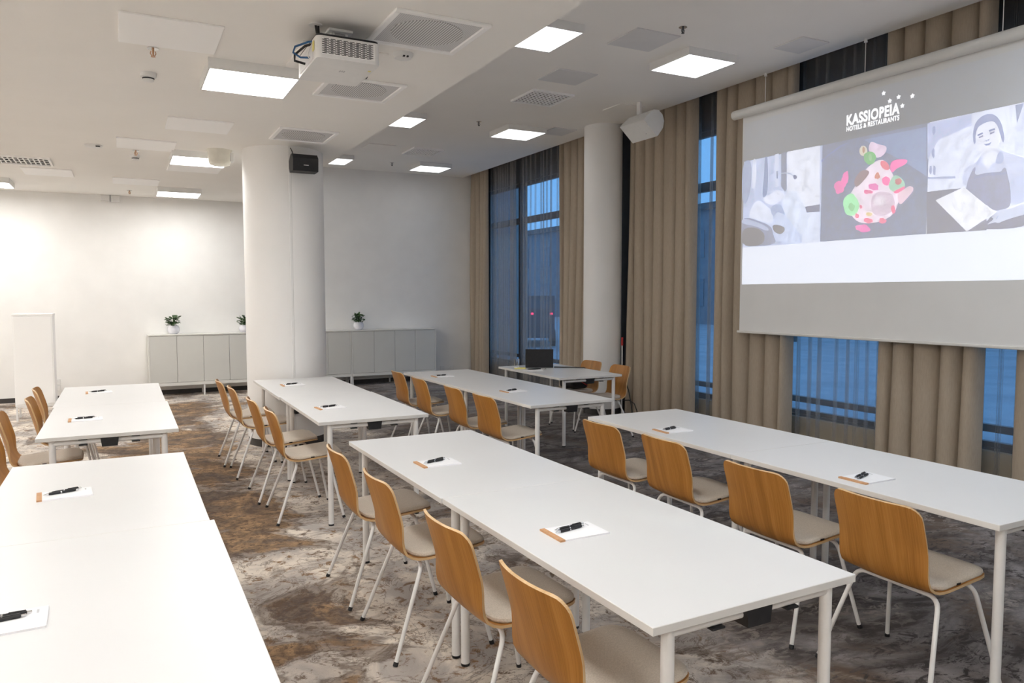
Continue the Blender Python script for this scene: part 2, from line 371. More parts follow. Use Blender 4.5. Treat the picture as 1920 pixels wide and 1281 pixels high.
# ------------------------------------------------------------------ round pillars
def pillar(name, cx, cy, r, ztop, label):
    t = thing(name, label, 'pillar', (cx, cy, 0))
    t['kind'] = 'structure'
    MB().lathe([(r, .08), (r, ztop)], 64).build('shaft', 'column_paint', t, smooth=True)
    MB().lathe([(r-.004, 0), (r-.004, .08)], 64).build('base_ring', 'base_dark', t, smooth=True)
    return t
P1 = pillar('round_pillar', 1.599, 8.459, .42, ZL, 'thick round white pillar carrying the black speaker')
P2 = pillar('round_pillar', 5.78, 8.46, .255, 4.0, 'slim round white pillar between two curtains')
MB().bbox(-.025, .002, -.424, -.405, .1, ZL, .004).build('cable_cover', 'plastic_white', P1).location = (0, 0, 0)
o = MB().lathe([(.0, -.0), (.022, 0), (.045, .02), (.045, .1), (.02, .12), (.02, .125)], 16).build('socket_plug', 'plastic_black')
o.location = (1.60, 7.995, .36); tag(o, 'black round plug on the thick pillar under the table', 'plug')
cb = MB().tube([(0, 0, 0), (0, 0, .25)], .005, 6).build('plug_cord', 'plastic_white', o); cb.location = (-.01, .02, .12)
# black panel beside slim pillar
struct(MB().box(6.10, 6.16, 8.18, 8.62, 0, 4.0).build('trim_1', 'dark_frame'), 'black upright panel between slim pillar and broad curtain', 'trim')

# ------------------------------------------------------------------ curtains
def curtain(name, y0, y1, xc, amp, pitch, seed, zt, zb, m, label, cat, group, sharp=1.0):
    """hanging cloth: omega-shaped folds of uneven width that wander a little on the way down"""
    rnd = random.Random(seed); Lw = y1-y0; nf = max(2, round(Lw/pitch))
    k = [0.0]
    for i in range(nf): k.append(k[-1]+rnd.uniform(.5, 1.5))
    k = [q/k[-1]*Lw for q in k]
    amps = [rnd.uniform(.6, 1.0)*amp for _ in range(nf)]; ph0 = [rnd.uniform(0, 6.28) for _ in range(nf+1)]
    dr = [rnd.uniform(-.035, .035) for _ in range(nf+1)]; sub = 16; nz = 12; rows = []
    for r in range(nz+1):
        f = r/nz; z = zt+(zb-zt)*f; row = []
        kk = [q+(dr[i]*math.sin(2.6*f+ph0[i])*f if 0 < i < nf else 0) for i, q in enumerate(k)]
        for i in range(nf):
            w = kk[i+1]-kk[i]
            for j in range(sub+(1 if i == nf-1 else 0)):
                u = j/sub; c = math.cos(2*math.pi*u); bulge = math.sin(math.pi*u)**.7
                a = amps[i]*(1-u)+amps[(i+1) % nf]*u; a *= .8+.3*f
                x = xc+.055-a*bulge
                row.append((x+.01*math.sin(4*f+ph0[i])*(1-c), y0+kk[i]+w*(u-.05*math.sin(2*math.pi*u)*sharp), z))
        rows.append(row)
    return tag(MB().grid(rows).build(name, m, smooth=True, fix=False), label, cat, group)
CG = 'heavy taupe curtains along the window wall'
curtain('curtain', 12.62, 13.28, 6.02, .125, .175, 3, 4.0, .03, 'curtain_fabric', 'narrow taupe curtain in the corner at the back wall', 'curtain', CG)
curtain('curtain', 8.80, 9.97, 6.02, .125, .175, 5, 4.0, .03, 'curtain_fabric', 'taupe curtain partly hidden behind the slim round pillar', 'curtain', CG)
curtain('curtain', 6.92, 8.20, 6.02, .125, .175, 11, 4.0, .03, 'curtain_fabric', 'broad taupe curtain below the white wall speaker', 'curtain', CG)
curtain('curtain', 5.45, 6.56, 6.02, .125, .175, 14, 4.0, .03, 'curtain_fabric', 'taupe curtain behind the end of the projection screen nearer the back wall', 'curtain', CG)
curtain('curtain', 3.53, 4.45, 6.02, .125, .175, 21, 4.0, .03, 'curtain_fabric', 'taupe curtain hanging behind the middle of the projection screen', 'curtain', CG)
curtain('curtain', 2.20, 3.29, 6.02, .125, .175, 25, 4.0, .03, 'curtain_fabric', 'taupe curtain behind the screen end farther from the back wall', 'curtain', CG)
SG = 'thin sheers behind the heavy curtains'
def sheer(y0, y1, xc, spacing, seed, label):
    """very thin cloth: nearly flat stretches between narrow gathered pleats"""
    rnd = random.Random(seed); path = []; y = y0+.03
    while y < y1-.05:
        pw = rnd.uniform(.018, .030); n = rnd.choice((2, 3, 3)); am = rnd.uniform(.012, .022)
        for i in range(n*4+1):
            path.append((y+pw*i/(n*4), am*math.sin(i*math.pi/2), 1.0))
        gap = spacing*rnd.uniform(.55, 1.45)
        for i in range(1, 6):
            path.append((y+pw+(gap-pw)*i/6, -.012*math.sin(math.pi*i/6), 0.0))
        y += gap
    ph = rnd.uniform(0, 6); rows = []
    for r in range(9):
        f = r/8; z = 4.0+(.05-4.0)*f
        rows.append([(xc+dx*(.8+.5*f)+.008*math.sin(yy*9+ph+f*2), yy+.012*f*math.sin(yy*5+ph), z) for yy, dx, _ in path])
    return tag(MB().grid(rows).build('sheer_curtain', 'sheer', smooth=True, fix=False), label, 'sheer curtain', SG)
sheer(9.75, 11.55, 6.165, .15, 31, 'clear stretch of grey sheer behind the laptop table')
sheer(11.68, 12.78, 6.165, .07, 33, 'tightly gathered grey sheer next to the narrow corner curtain')
sheer(6.40, 7.60, 6.165, .15, 37, 'narrow strip of sheer beside the screen, between two taupe curtains')
sheer(4.30, 5.75, 6.165, .15, 41, 'sheer below the screen where the window shows widest')
sheer(3.10, 3.80, 6.165, .13, 43, 'short sheer below the screen end farther from the back wall')

# ------------------------------------------------------------------ outside
struct(MB().box(6.6, 90, -60, 120, -.45, -.4).build('ground_outside', 'asphalt'), 'pale wet street outside the windows', 'street')
bl = thing('apartment_building', 'long dark block of flats across the street', 'building', (34, 10, -.4))
MB().box(0, 10, -45, 60, 0, 7.5).build('wall', 'facade', bl)
MB().box(-.3, 10.3, -45.3, 60.3, 7.5, 7.9).build('roof', 'dark_frame', bl)
lit = {(2, 0), (3, 0), (9, 1), (12, 0), (14, 1)}
for i in range(24):
    for k in range(2):
        MB().box(-.06, .02, -40+i*4, -38.2+i*4, 1.2+k*3.2, 3+k*3.2).build('window', 'lit_window' if (i, k) in lit else 'facade_glass', bl)
nb = thing('sky_block_building', 'added pale grey concrete building blocking the sky beside the street corner', 'building', (7.2, 22, -.4))
nb['kind'] = 'structure'  # added block that keeps bright sky out of the window by the corner
MB().box(0, 4.7, 0, 9, 0, 13).build('wall', 'concrete', nb)
for k in range(4): MB().box(3.0, 4.2, -.05, .02, 1.0+k*3, 2.8+k*3).build('window', 'facade_glass', nb)
car = thing('van', 'dark van with red tail lamps on the street outside', 'van', (13.7, 24.7, -.4), math.radians(61))
MB().prism([(0, .35), (4.6, .35), (4.65, .95), (4.0, 1.1), (3.4, 1.85), (.1, 1.95), (0, 1.0)], 'y', -.85, .85).build('body', 'car_paint', car)
MB().box(-.02, .0, -.65, .65, 1.45, 1.8).build('rear_window', 'facade_glass', car)
for wx in (.8, 3.7):
    for wy in (-.8, .8):
        o = MB().lathe([(.32, -.1), (.32, .1)], 18).build('wheel', 'plastic_black', car); o.rotation_euler = (math.pi/2, 0, 0); o.location = (wx, wy, .32)
for wy in (-.72, .0, .72): MB().box(-.04, .02, wy-.05, wy+.05, 1.24, 1.31).build('tail_lamp', 'tail_red', car)
for i, (tx, ty, th) in enumerate(((24, 30, 6), (26, 18, 7), (25, 22.5, 5.5), (27, 8, 7))):
    tr = thing('bare_tree', ['dark tree outside seen through the wide sheer', 'dark tree across the street seen through the narrow sheer strip',
               'smaller dark tree between two taller ones outside', 'dark tree outside hidden behind the projection screen'][i], 'tree', (tx, ty, -.4), 0, 'trees across the street')
    MB().tube([(0, 0, 0), (.1, 0, th*.5), (0, .1, th*.8)], [.2, .13, .05], 8).build('trunk', 'tree_dark', tr)
    cm = MB(); rr = random.Random(i)
    for q in range(70):
        a = rr.uniform(0, 6.28); h = rr.uniform(.35, 1.0)*th; R = rr.uniform(.5, 1.9)*(1.15-h/th*.6)
        cm.tube([(0, 0, h*.75), (R*math.cos(a)*.5, R*math.sin(a)*.5, h*.92), (R*math.cos(a), R*math.sin(a), h)], [.06, .04, .015], 4)
    cm.build('branches', 'tree_dark', tr)

# ------------------------------------------------------------------ ceiling lights
def lamp(name, x, y, z, s, m, label):
    t = thing(name, label, 'ceiling light', (x, y, z)); h = .07
    b = MB(); a = s/2; w = .012
    b.box(-a, a, -a, a, -.012, 0); b.box(-a, -a+w, -a, a, -h, -.012); b.box(a-w, a, -a, a, -h, -.012)
    b.box(-a+w, a-w, -a, -a+w, -h, -.012); b.box(-a+w, a-w, a-w, a, -h, -.012)
    b.build('housing', 'plastic_white', t)
    MB().box(-a+w, a-w, -a+w, a-w, -h+.002, -h+.012).build('diffuser', m, t)
    return t
for (x, y), l in {(.835, 5.59): 'glowing square ceiling light beside the projector', (.81, 9.08): 'glowing square ceiling light behind the cream dome device',
                  (.79, 12.2): 'glowing square ceiling light on the lower ceiling at the back wall', (-1.56, 12.2): 'glowing square ceiling light above the tall white cabinet',
                  (-1.56, 9.08): 'square lower-ceiling light between the cabinet light and the side wall row', (-1.56, 5.59): 'square lower-ceiling light over the wide white table aisle',
                  (.835, 2.1): 'square lower-ceiling light over the tables opposite the back wall', (-1.56, 2.1): 'square lower-ceiling light over the bright double table',
                  (.835, -1.2): 'square lower-ceiling light close to the wall opposite the cabinets', (-1.56, -1.2): 'square lower-ceiling light in the corner opposite the windows',
                  (-3.7, 12.2): 'added unseen square light in the corner by back and side walls', (-3.7, 9.08): 'added unseen side-wall-row light level with the thick pillar',
                  (-3.7, 5.59): 'added unseen side-wall-row light level with the projector', (-3.7, 2.1): 'added unseen side-wall-row light level with the bright table pair', (-3.7, -1.2): 'added unseen side-wall-row light at the wall opposite the back wall'}.items():  # side-wall row is unseen, added for bounce onto the lower ceiling
    lamp('ceiling_light', x, y, ZL, .585, 'lamp_low', l)
for (x, y), l in {(3.175, 5.64): 'square higher-ceiling light against the soffit, above the tables', (4.88, 5.66): 'square higher-ceiling light in front of the screen end',
                  (3.12, 9.11): 'square higher-ceiling light against the soffit, beside the thick pillar', (4.84, 9.13): 'square higher-ceiling light near the slim pillar',
                  (3.09, 12.28): 'small-looking higher-ceiling light against the soffit at the back wall', (4.80, 12.3): 'square higher-ceiling light at the back wall near the corner curtain',
                  (3.175, 2.1): 'square higher-ceiling light over the table nearest the screen end', (4.88, 2.1): 'square higher-ceiling light in front of the screen, far from the back wall',
                  (3.175, -1.2): 'square higher-ceiling light against the soffit at the wall opposite the cabinets', (4.88, -1.2): 'square higher-ceiling light in the corner of windows and near wall'}.items():
    lamp('ceiling_light', x, y, ZH, .575, 'lamp_high' if y > 4 else 'lamp_front_fill', l)

# ------------------------------------------------------------------ ceiling plates, grilles, diffusers
def plate(x0, x1, y0, y1, z, m, label, cat='access panel', g=None):
    t = thing('access_panel', label, cat, ((x0+x1)/2, (y0+y1)/2, z), 0, g); a = (x1-x0)/2; b = (y1-y0)/2
    MB().bbox(-a, a, -b, b, -.012, 0, .003).build('plate', m, t)
    return t
plate(.03, .57, 4.66, 5.20, ZL, 'panel_white', 'white square access panel beside the sprinkler near the projector')
plate(.40, .94, 7.18, 7.70, ZL, 'panel_white', 'white access panel on the lower ceiling between lamp and pillar')
plate(.0, .54, 8.35, 8.90, ZL, 'panel_white', 'white access panel right beside the small smoke detector')
plate(-1.04, -.50, 10.8, 11.4, ZL, 'panel_white', 'white access panel beside the lattice vent on the lower ceiling')
plate(-.06, .50, 11.2, 11.78, ZL, 'panel_white', 'white access panel close to the back wall')
plate(.54, 1.13, 9.75, 10.25, ZL, 'panel_white', 'white access panel just behind the lamp with the dome device')
plate(1.02, 1.56, 4.7, 5.25, ZL, 'ceiling_paint', 'white access panel behind the projector')
plate(3.89, 4.35, 5.2, 5.65, ZH, 'panel_grey', 'grey square speaker plate between the two higher-ceiling lights')
plate(3.89, 4.35, 6.47, 6.9, ZH, 'panel_grey', 'grey square speaker plate beside the lattice vent')
plate(5.29, 5.62, 4.72, 5.06, ZH, 'panel_grey', 'small grey plate on the ceiling above the screen tube')
plate(5.23, 5.59, 7.31, 7.68, ZH, 'ceiling_paint', 'small white hatch on the ceiling above the white wall speaker')
plate(5.20, 5.55, 8.75, 9.15, ZH, 'panel_grey', 'small grey plate beside the light near the slim pillar')
plate(3.30, 3.72, 10.9, 11.3, ZH, 'ceiling_paint', 'faint white hatch on the higher ceiling beside the far lattice vent')

def lattice(x0, x1, y0, y1, z, nx, ny, label):
    cx, cy = (x0+x1)/2, (y0+y1)/2; a, b = (x1-x0)/2, (y1-y0)/2
    t = thing('ceiling_vent', label, 'vent', (cx, cy, z), 0, 'lattice ceiling vents')
    MB().box(-a+.01, a-.01, -b+.01, b-.01, -.004, 0).build('backing', 'grille_dark', t)
    f = MB(); w = .022
    f.box(-a, a, -b, -b+w, -.022, 0); f.box(-a, a, b-w, b, -.022, 0); f.box(-a, -a+w, -b+w, b-w, -.022, 0); f.box(a-w, a, -b+w, b-w, -.022, 0)
    f.build('frame', 'panel_white', t)
    sx = None; sy = None
    for i in range(1, nx):
        xx = -a+w+(2*a-2*w)*i/nx
        if sx is None: sx = MB().box(-.007, .007, -b+w, b-w, -.014, -.006).build('slat', 'panel_white', t); o = sx
        else: o = sx.copy(); COL.objects.link(o)
        o.location = (xx, 0, 0)
    for i in range(1, ny):
        yy = -b+w+(2*b-2*w)*i/ny
        if sy is None: sy = MB().box(-a+w, a-w, -.007, .007, -.015, -.007).build('slat', 'panel_white', t); o = sy
        else: o = sy.copy(); COL.objects.link(o)
        o.location = (0, yy, 0)
lattice(4.03, 4.56, 7.24, 7.78, ZH, 10, 8, 'lattice ceiling vent between the slim pillar and the soffit')
lattice(3.99, 4.48, 10.87, 11.44, ZH, 10, 8, 'lattice ceiling vent on the higher ceiling toward the back wall')
lattice(-1.25, -.67, 9.97, 10.5, ZL, 11, 3, 'lattice ceiling vent on the lower ceiling above the tall cabinet aisle')

def diffuser(x0, x1, y0, y1, z, label):
    cx, cy = (x0+x1)/2, (y0+y1)/2; a, b = (x1-x0)/2, (y1-y0)/2
    t = thing('air_diffuser', label, 'air diffuser', (cx, cy, z), 0, 'square air diffusers on the lower ceiling')
    f = MB(); w = .035
    for q in ((-a, a, -b, -b+w), (-a, a, b-w, b), (-a, -a+w, -b+w, b-w), (a-w, a, -b+w, b-w)): f.bbox(*q, -.016, 0, .004)
    f.build('frame', 'panel_white', t)
    MB().box(-a+w, a-w, -b+w, b-w, -.006, 0).build('perforated_plate', 'perforated_plate', t)
    MB().lathe([(min(a, b)*.74, 0), (min(a, b)*.74, .003)], 48).build('perforated_disc', 'perforated_disc', t).location = (0, 0, -.0092)
diffuser(1.35, 1.92, 3.93, 4.51, ZL, 'square perforated diffuser right beside the projector, largest looking')
diffuser(1.34, 1.91, 5.33, 5.88, ZL, 'square perforated diffuser half hidden by the projector')
diffuser(1.33, 1.88, 7.15, 7.73, ZL, 'square perforated diffuser above the black speaker')

# ------------------------------------------------------------------ small ceiling devices
def sprinkler(x, y, z, label, m):
    t = thing('sprinkler', label, 'sprinkler', (x, y, z), 0, 'ceiling sprinklers')
    MB().lathe([(.035, -.006), (.032, 0)], 16).build('rosette', 'chrome', t, smooth=True)
    MB().lathe([(.004, -.05), (.006, -.03), (.008, -.006)], 10).build('body', m, t, smooth=True)
    MB().lathe([(.014, -.055), (.014, -.0525)], 12).build('deflector', m, t)
    b = MB()
    for sgn in (-1, 1): b.tube([(.012*sgn, 0, -.02), (.016*sgn, 0, -.035), (.006*sgn, 0, -.052)], .003, 5)
    b.build('arms', m, t)
for x, y, z, l, m in ((.22, 5.27, ZL, 'sprinkler head beside the square access panel near the projector', 'brass'), (.18, 9.04, ZL, 'sprinkler head right beside the small smoke detector', 'brass'),
                      (.15, 12.52, ZL, 'sprinkler head on the lower ceiling by the back wall', 'brass'), (4.22, 5.02, ZH, 'sprinkler head beside a higher-ceiling light near the screen', 'dark_frame'),
                      (4.16, 8.92, ZH, 'sprinkler head beside the light near the slim pillar', 'dark_frame'), (4.13, 12.34, ZH, 'sprinkler head on the higher ceiling by the back wall', 'dark_frame')):
    sprinkler(x, y, z, l, m)
def smoke(x, y, z, r, label):
    t = thing('smoke_detector', label, 'smoke detector', (x, y, z), 0, 'smoke detectors')
    MB().lathe([(r*.62, -.058), (r*.68, -.056), (r*.72, -.045)], 24).build('cap', 'plastic_white', t, smooth=True)
    MB().lathe([(r*.72, -.045), (r*.76, -.036)], 24).build('slots', 'plastic_black', t, smooth=True)
    MB().lathe([(r*.76, -.036), (r, -.028), (r, 0)], 24).build('base', 'plastic_white', t, smooth=True)
smoke(.21, 5.87, ZL, .052, 'round white smoke detector near the glowing light by the projector')
smoke(.18, 9.33, ZL, .05, 'round white smoke detector next to an access panel and sprinkler')
t = thing('ceiling_sensor', 'flat round white sensor beside the access panels on the lower ceiling', 'sensor', (-.21, 8.92, ZL))
MB().lathe([(.03, -.03), (.07, -.022), (.085, -.008), (.085, 0)], 28).build('cap', 'plastic_white', t, smooth=True)
MB().box(.02, .06, -.075, -.06, -.026, -.016).build('sensor_eye', 'plastic_black', t)
t = thing('motion_sensor', 'small white motion sensor beside the projector and big diffuser', 'sensor', (1.64, 4.66, ZL))
MB().lathe([(.04, -.035), (.055, -.03), (.065, -.01), (.065, 0)], 24).build('cap', 'plastic_white', t, smooth=True)
for dx in (-.012, .012): MB().box(dx-.006, dx+.006, -.06, -.045, -.034, -.026).build('sensor_eye', 'plastic_black', t)
t = thing('wireless_dome', 'cream dome device in front of a glowing light by the pillar', 'dome device', (.97, 8.62, ZL))
MB().lathe([(.07, -.165), (.10, -.155), (.112, -.13), (.118, -.02), (.13, 0)], 32).build('dome', 'plastic_cream', t, smooth=True)
MB().bbox(.10, .14, -.06, .06, -.12, -.03, .006).build('side_cover', 'plastic_white', t)
# emergency lamp on the back wall
t = thing('emergency_lamp', 'white twin emergency lamp box high on the back wall', 'emergency light', (-.11, YB, 3.10))
MB().bbox(-.13, -.012, -.07, 0, -.045, .045, .006).build('housing', 'plastic_white', t)
MB().bbox(.012, .13, -.07, 0, -.045, .045, .006).build('housing', 'plastic_white', t)
MB().box(-.012, .012, -.05, 0, -.05, .05).build('bracket', 'steel', t)
p = ony(108, 722, YB-.005)
t = thing('wall_socket', 'white double wall socket beside the tall white cabinet', 'socket', (p.x, YB, p.z))
for dz in (-.045, .045): MB().bbox(-.04, .04, -.03, 0, dz-.04, dz+.04, .006).build('outlet', 'plastic_white', t)
p = ony(838, 690, YB-.005)
t = thing('wall_socket', 'dim wall socket pair between the cabinets and corner curtain', 'socket', (p.x, YB, p.z))
for dx in (-.1, .1): MB().bbox(dx-.04, dx+.04, -.02, 0, -.04, .04, .006).build('outlet', 'plastic_white', t)

# ------------------------------------------------------------------ projector
t = thing('projector', 'white projector with louvred side hung under the lower ceiling', 'projector', (1.175, 4.49, ZL))
x0, x1, y0, y1, z0, z1 = -.18, .18, -.25, .25, -.225, -.105
MB().prism(rrect(x0, x1, y0, y1, .03, 4), 'z', z0, z1).build('body', 'plastic_white', t, smooth=True)
MB().prism(rrect(x0+.004, x1-.004, y0+.004, y1-.004, .03, 4), 'z', z1, z1+.012).build('top_rim', 'plastic_black', t)
gr = MB().box(-.15, .15, y0-.002, y0+.01, z0+.02, z1-.012).build('vent_panel', 'panel_white', t)
slot = None
for r in range(14):
    for cidx in range(8):
        zc = z0+.026+r*.0060; xc = -.14+.036*cidx+(.012 if r % 2 else 0)
        if slot is None: slot = MB().box(-.013, .013, y0-.0035, y0-.001, -.0017, .0017).build('slot', 'plastic_black', gr); q = slot
        else: q = slot.copy(); COL.objects.link(q)
        q.location = (xc+.002, 0, zc)
MB().bbox(x0-.004, x0+.005, -.16, .18, z0+.012, z1-.02, .003).build('connector_panel', 'panel_grey', t)
MB().box(x0-.006, x0-.002, -.20, -.165, z0+.05, z1-.02).build('warning_label', 'yellow', t)
MB().box(x1-.03, x1-.014, -.12, -.10, z0-.001, z0+.001).build('warning_label', 'yellow', t)
o = MB().lathe([(.045, 0), (.045, .03), (.036, .03), (.03, .02)], 24).build('lens', 'plastic_black', t, smooth=True); o.rotation_euler = (0, math.pi/2, 0); o.location = (x1-.005, .1, -.165)
for q in range(3): MB().box(.0+q*.012, .007+q*.012, -.05, -.02-.006*(q % 2), z0-.001, z0+.001).build('logo_mark', 'steel', t)
mnt = MB().bbox(-.07, .07, -.09, .05, -.015, 0, .003).build('mount_plate', 'panel_white', t)
MB().box(-.045, -.03, -.06, .02, -.1, -.012).box(.03, .045, -.06, .02, -.1, -.012).build('mount_arm', 'panel_white', mnt)
MB().box(-.03, .03, -.065, -.055, -.05, -.02).build('mount_hinge', 'steel', mnt)
o = MB().lathe([(.04, -.008), (.035, 0)], 20).build('cable_rosette', 'plastic_white', t, smooth=True); o.location = (-.15, -.1, 0)
MB().tube([(-.15, -.1, 0), (-.145, -.11, -.05), (-.12, -.12, -.1)], .007, 6).tube([(-.135, -.1, 0), (-.13, -.1, -.1)], .006, 6).build('power_cable', 'cable_black', t)
MB().tube([(-.12, -.15, -.10), (-.2, -.13, -.115), (-.262, -.08, -.135), (-.268, -.05, -.16), (-.23, -.06, -.185), (-.175, -.1, -.19)], .006, 8).build('blue_cable', 'cable_blue', t, smooth=True)
MB().tube([(-.12, -.15, -.105), (-.21, -.10, -.13), (-.255, -.03, -.165), (-.25, 0, -.19), (-.19, -.0, -.20)], .007, 8).build('black_cable', 'cable_black', t, smooth=True)
MB().tube([(-.16, -.15, -.11), (-.19, -.12, -.14), (-.2, -.1, -.18), (-.178, -.09, -.2)], .004, 6).build('white_cable', 'plastic_white', t, smooth=True)

# ------------------------------------------------------------------ speakers
t = thing('wall_speaker', 'black box speaker mounted high on the thick pillar', 'speaker', (1.705, 8.035, 2.87))
def yprism(mb, poly, a, b, mi=0): return mb.prism(poly, 'x', a, b, mi)
yprism(MB(), [(-.20, 0), (-.03, .0), (.0, .05), (0, .12), (-.09, .175), (-.155, .175), (-.21, .13)], -.128, .128).build('cabinet', 'plastic_black', t)
MB().box(.0-.02, .03, -.2075, -.204, .055, .063).build('badge', 'chrome', t)
MB().tube([(-.11, .02, .27), (-.105, -.05, .22), (-.10, -.09, .17)], .005, 6).build('speaker_cable', 'cable_black', t)
MB().bbox(-.04, .04, -.02, .03, .04, .13, .004).build('bracket', 'plastic_black', t)
t = thing('wall_speaker', 'white wedge speaker hanging from the ceiling by the slim pillar', 'speaker', (5.40, 7.18, 3.58))
# D-shaped side profile (x,z), flat front facing the room and tilted down
prof = [(-.105, .005), (.085, -.165)] + [(.085+.02, -.15), (.17, -.06), (.185, .02), (.16, .09), (.10, .135), (.03, .13), (-.06, .055)]
MB().prism(prof, 'y', -.23, .23).build('cabinet', 'plastic_white', t)
MB().box(-.012, .012, -.03, .03, .12, .26).build('bracket', 'plastic_white', t)
MB().lathe([(.006, 0), (.006, .004)], 8).build('badge', 'steel', t).location = (.03, -.10, -.12)

# ------------------------------------------------------------------ projection screen and slide
SX = 5.84
Y0s, Y1s = 2.86, 6.00
t = thing('projection_screen', 'wide projection screen with white roll tube hung on wires', 'screen', (SX, 4.43, 1.2))
SCR = t
def R(o): return o
tb = MB().tube([(0, Y0s-.10-4.43, 3.505-1.2), (0, Y1s+.10-4.43, 3.505-1.2)], .048, 24).build('roll_tube', 'screen_case', t, smooth=True)
MB().box(.028, .031, Y0s-4.43, Y1s-4.43, .02, 2.29).build('cloth', 'screen_cloth', t)
MB().bbox(.018, .041, Y0s-.03-4.43, Y1s+.03-4.43, .0, .025, .006).build('bottom_bar', 'screen_case', t)
for yy in (5.67, 4.52, 3.36):
    MB().tube([(0, yy-4.43, 3.55-1.2), (0, yy-4.43, ZH-1.2)], .0035, 6).build('wire', 'metal_white', t)
    MB().lathe([(.016, 0), (.012, .03)], 10).build('wire_fixing', 'metal_white', t).location = (0, yy-4.43, ZH-.03-1.2)
FX = SX+.028                                     # front surface of the cloth
slide_mats = {}
def slide_mat(c):
    key = 'light_%03d_%03d_%03d' % tuple(int(v*255) for v in c)
    if key not in MATS:
        m = mat(key, (.78, .78, .775), .9, spec=.05, emit=c, estr=1.0)
        if max(c) < .60:      # photographic mottling; the plain white of band and lettering stays even
            nd, lk = nodes(m); tc = N(m, 'ShaderNodeTexCoord'); nz = N(m, 'ShaderNodeTexNoise', i_Scale=14.0, i_Detail=6.0, i_Roughness=.65)
            lk.new(tc.outputs['Object'], nz.inputs['Vector']); mr = N(m, 'ShaderNodeMapRange'); mr.inputs['From Min'].default_value = .3; mr.inputs['From Max'].default_value = .7
            mr.inputs['To Min'].default_value = .72; mr.inputs['To Max'].default_value = 1.25; lk.new(nz.outputs[0], mr.inputs[0])
            lk.new(mr.outputs[0], nd['Principled BSDF'].inputs['Emission Strength'])
    return key
def glow(r, g, b, amb=.39):
    # emitted light that, on top of the room's light on the cloth, gives about this sRGB value
    f = lambda v: max(0, ((v/255.0+.055)/1.055)**2.4-amb)
    return (f(r), f(g), f(b))
PIC = None
def picture(name, label=None):
    global PIC
    PIC = bpy.data.objects.new(name, None); COL.objects.link(PIC); PIC.parent = SCR
    PIC.location = (0, 0, 0)
    if label: PIC['label'] = label
    LAY[0] = 1
    return PIC
LAY = [0]
def shape(name, pts, color, smoothed=0):
    """flat patch of projected light: pts are photo pixels on the screen cloth"""
    LAY[0] += 1; X = FX-.00012*LAY[0]
    if not any(k in name for k in ('post', 'sill', 'board', 'window', 'line', 'lamp_plate', 'shade', 'corner', 'band', 'counter', 'ground', 'streak', 'shelf', 'eye', 'nose', 'mouth')):
        for _ in range(2):                       # corner cutting
            n = len(pts); pts = [q for i in range(n) for q in ((.75*pts[i][0]+.25*pts[(i+1) % n][0], .75*pts[i][1]+.25*pts[(i+1) % n][1]),
                                                             (.25*pts[i][0]+.75*pts[(i+1) % n][0], .25*pts[i][1]+.75*pts[(i+1) % n][1]))]
    vs = []
    for (x, y) in pts:
        p = onx(x, y, FX); vs.append((X-SX, p.y-4.43, p.z-1.2))
    return patch(name, vs, color)
def patch(name, vs, color):
    me = bpy.data.meshes.new(name); me.from_pydata(vs, [], [tuple(range(len(vs)))])
    me.materials.append(MATS[slide_mat(color)])
    o = bpy.data.objects.new(name, me); COL.objects.link(o); o.parent = PIC
    return o
def rectYZ(name, ya, yb, za, zb, color):
    LAY[0] += 1; X = FX-.00012*LAY[0]
    return patch(name, [(X-SX, ya-4.43, za-1.2), (X-SX, yb-4.43, za-1.2), (X-SX, yb-4.43, zb-1.2), (X-SX, ya-4.43, zb-1.2)], color)
def blob(name, cx, cy, rx, ry, color, n=14, jit=.12, rot=0, seed=0):
    rr = random.Random(seed+int(cx*7+cy)); pts = []
    for i in range(n):
        a = 2*math.pi*i/n; k = 1+rr.uniform(-jit, jit); x = rx*k*math.cos(a); y = ry*k*math.sin(a)
        pts.append((cx+x*math.cos(rot)-y*math.sin(rot), cy+x*math.sin(rot)+y*math.cos(rot)))
    return shape(name, pts, color)
Ya, Yb, Yc, Yd = 5.975, 4.975, 3.924, 2.93
Zp0, Zp1, Zw0 = 2.105, 3.005, 1.717
picture('slide_background'); rectYZ('dark_title_area', Ya, Yd, Zp1, 3.40, (.0, .012, .035)); rectYZ('white_band', Ya, Yd, Zw0, Zp0, glow(238, 243, 255))
# --- hotel room photo
picture('room_photo', 'projected black and white photo of pillows by a window')
rectYZ('photo_ground', Ya, Yb, Zp0, Zp1, glow(205, 214, 238))
shape('bright_window', [(1476, 285), (1537.5, 273), (1537, 388), (1500, 395), (1476, 380)], glow(236, 240, 253))
shape('curtain_dark', [(1391.5, 303), (1411, 299), (1407, 370), (1391.5, 390)], glow(186, 194, 216))
shape('curtain_light', [(1411, 299), (1418, 297), (1418, 345), (1410, 360)], glow(228, 233, 248))
shape('curtain_dark', [(1434, 294), (1440, 293), (1440, 368), (1428, 372), (1433, 330)], glow(176, 184, 206))
shape('window_post', [(1465, 287), (1475, 285), (1475, 355), (1472, 360), (1464.5, 350)], glow(160, 165, 180, .33))
shape('window_post', [(1453, 290), (1460, 288), (1460, 350), (1453, 352)], glow(222, 228, 246))
shape('sill', [(1508, 388), (1537, 383), (1537, 397), (1512, 399)], glow(165, 170, 184))
shape('sill_light', [(1512, 399), (1537, 397), (1537, 455), (1503, 457)], glow(226, 233, 251))
shape('lamp_arm', [(1460, 325), (1475, 323), (1484, 325), (1490, 330), (1488, 332), (1482, 327), (1475, 325), (1460, 327)], glow(200, 208, 228))
shape('lamp_head', [(1487, 329), (1492, 327), (1496, 333), (1491, 337), (1488, 336)], glow(165, 172, 190))
shape('lamp_plate', [(1456, 321), (1459, 321), (1459, 335), (1456, 335)], glow(175, 182, 202))
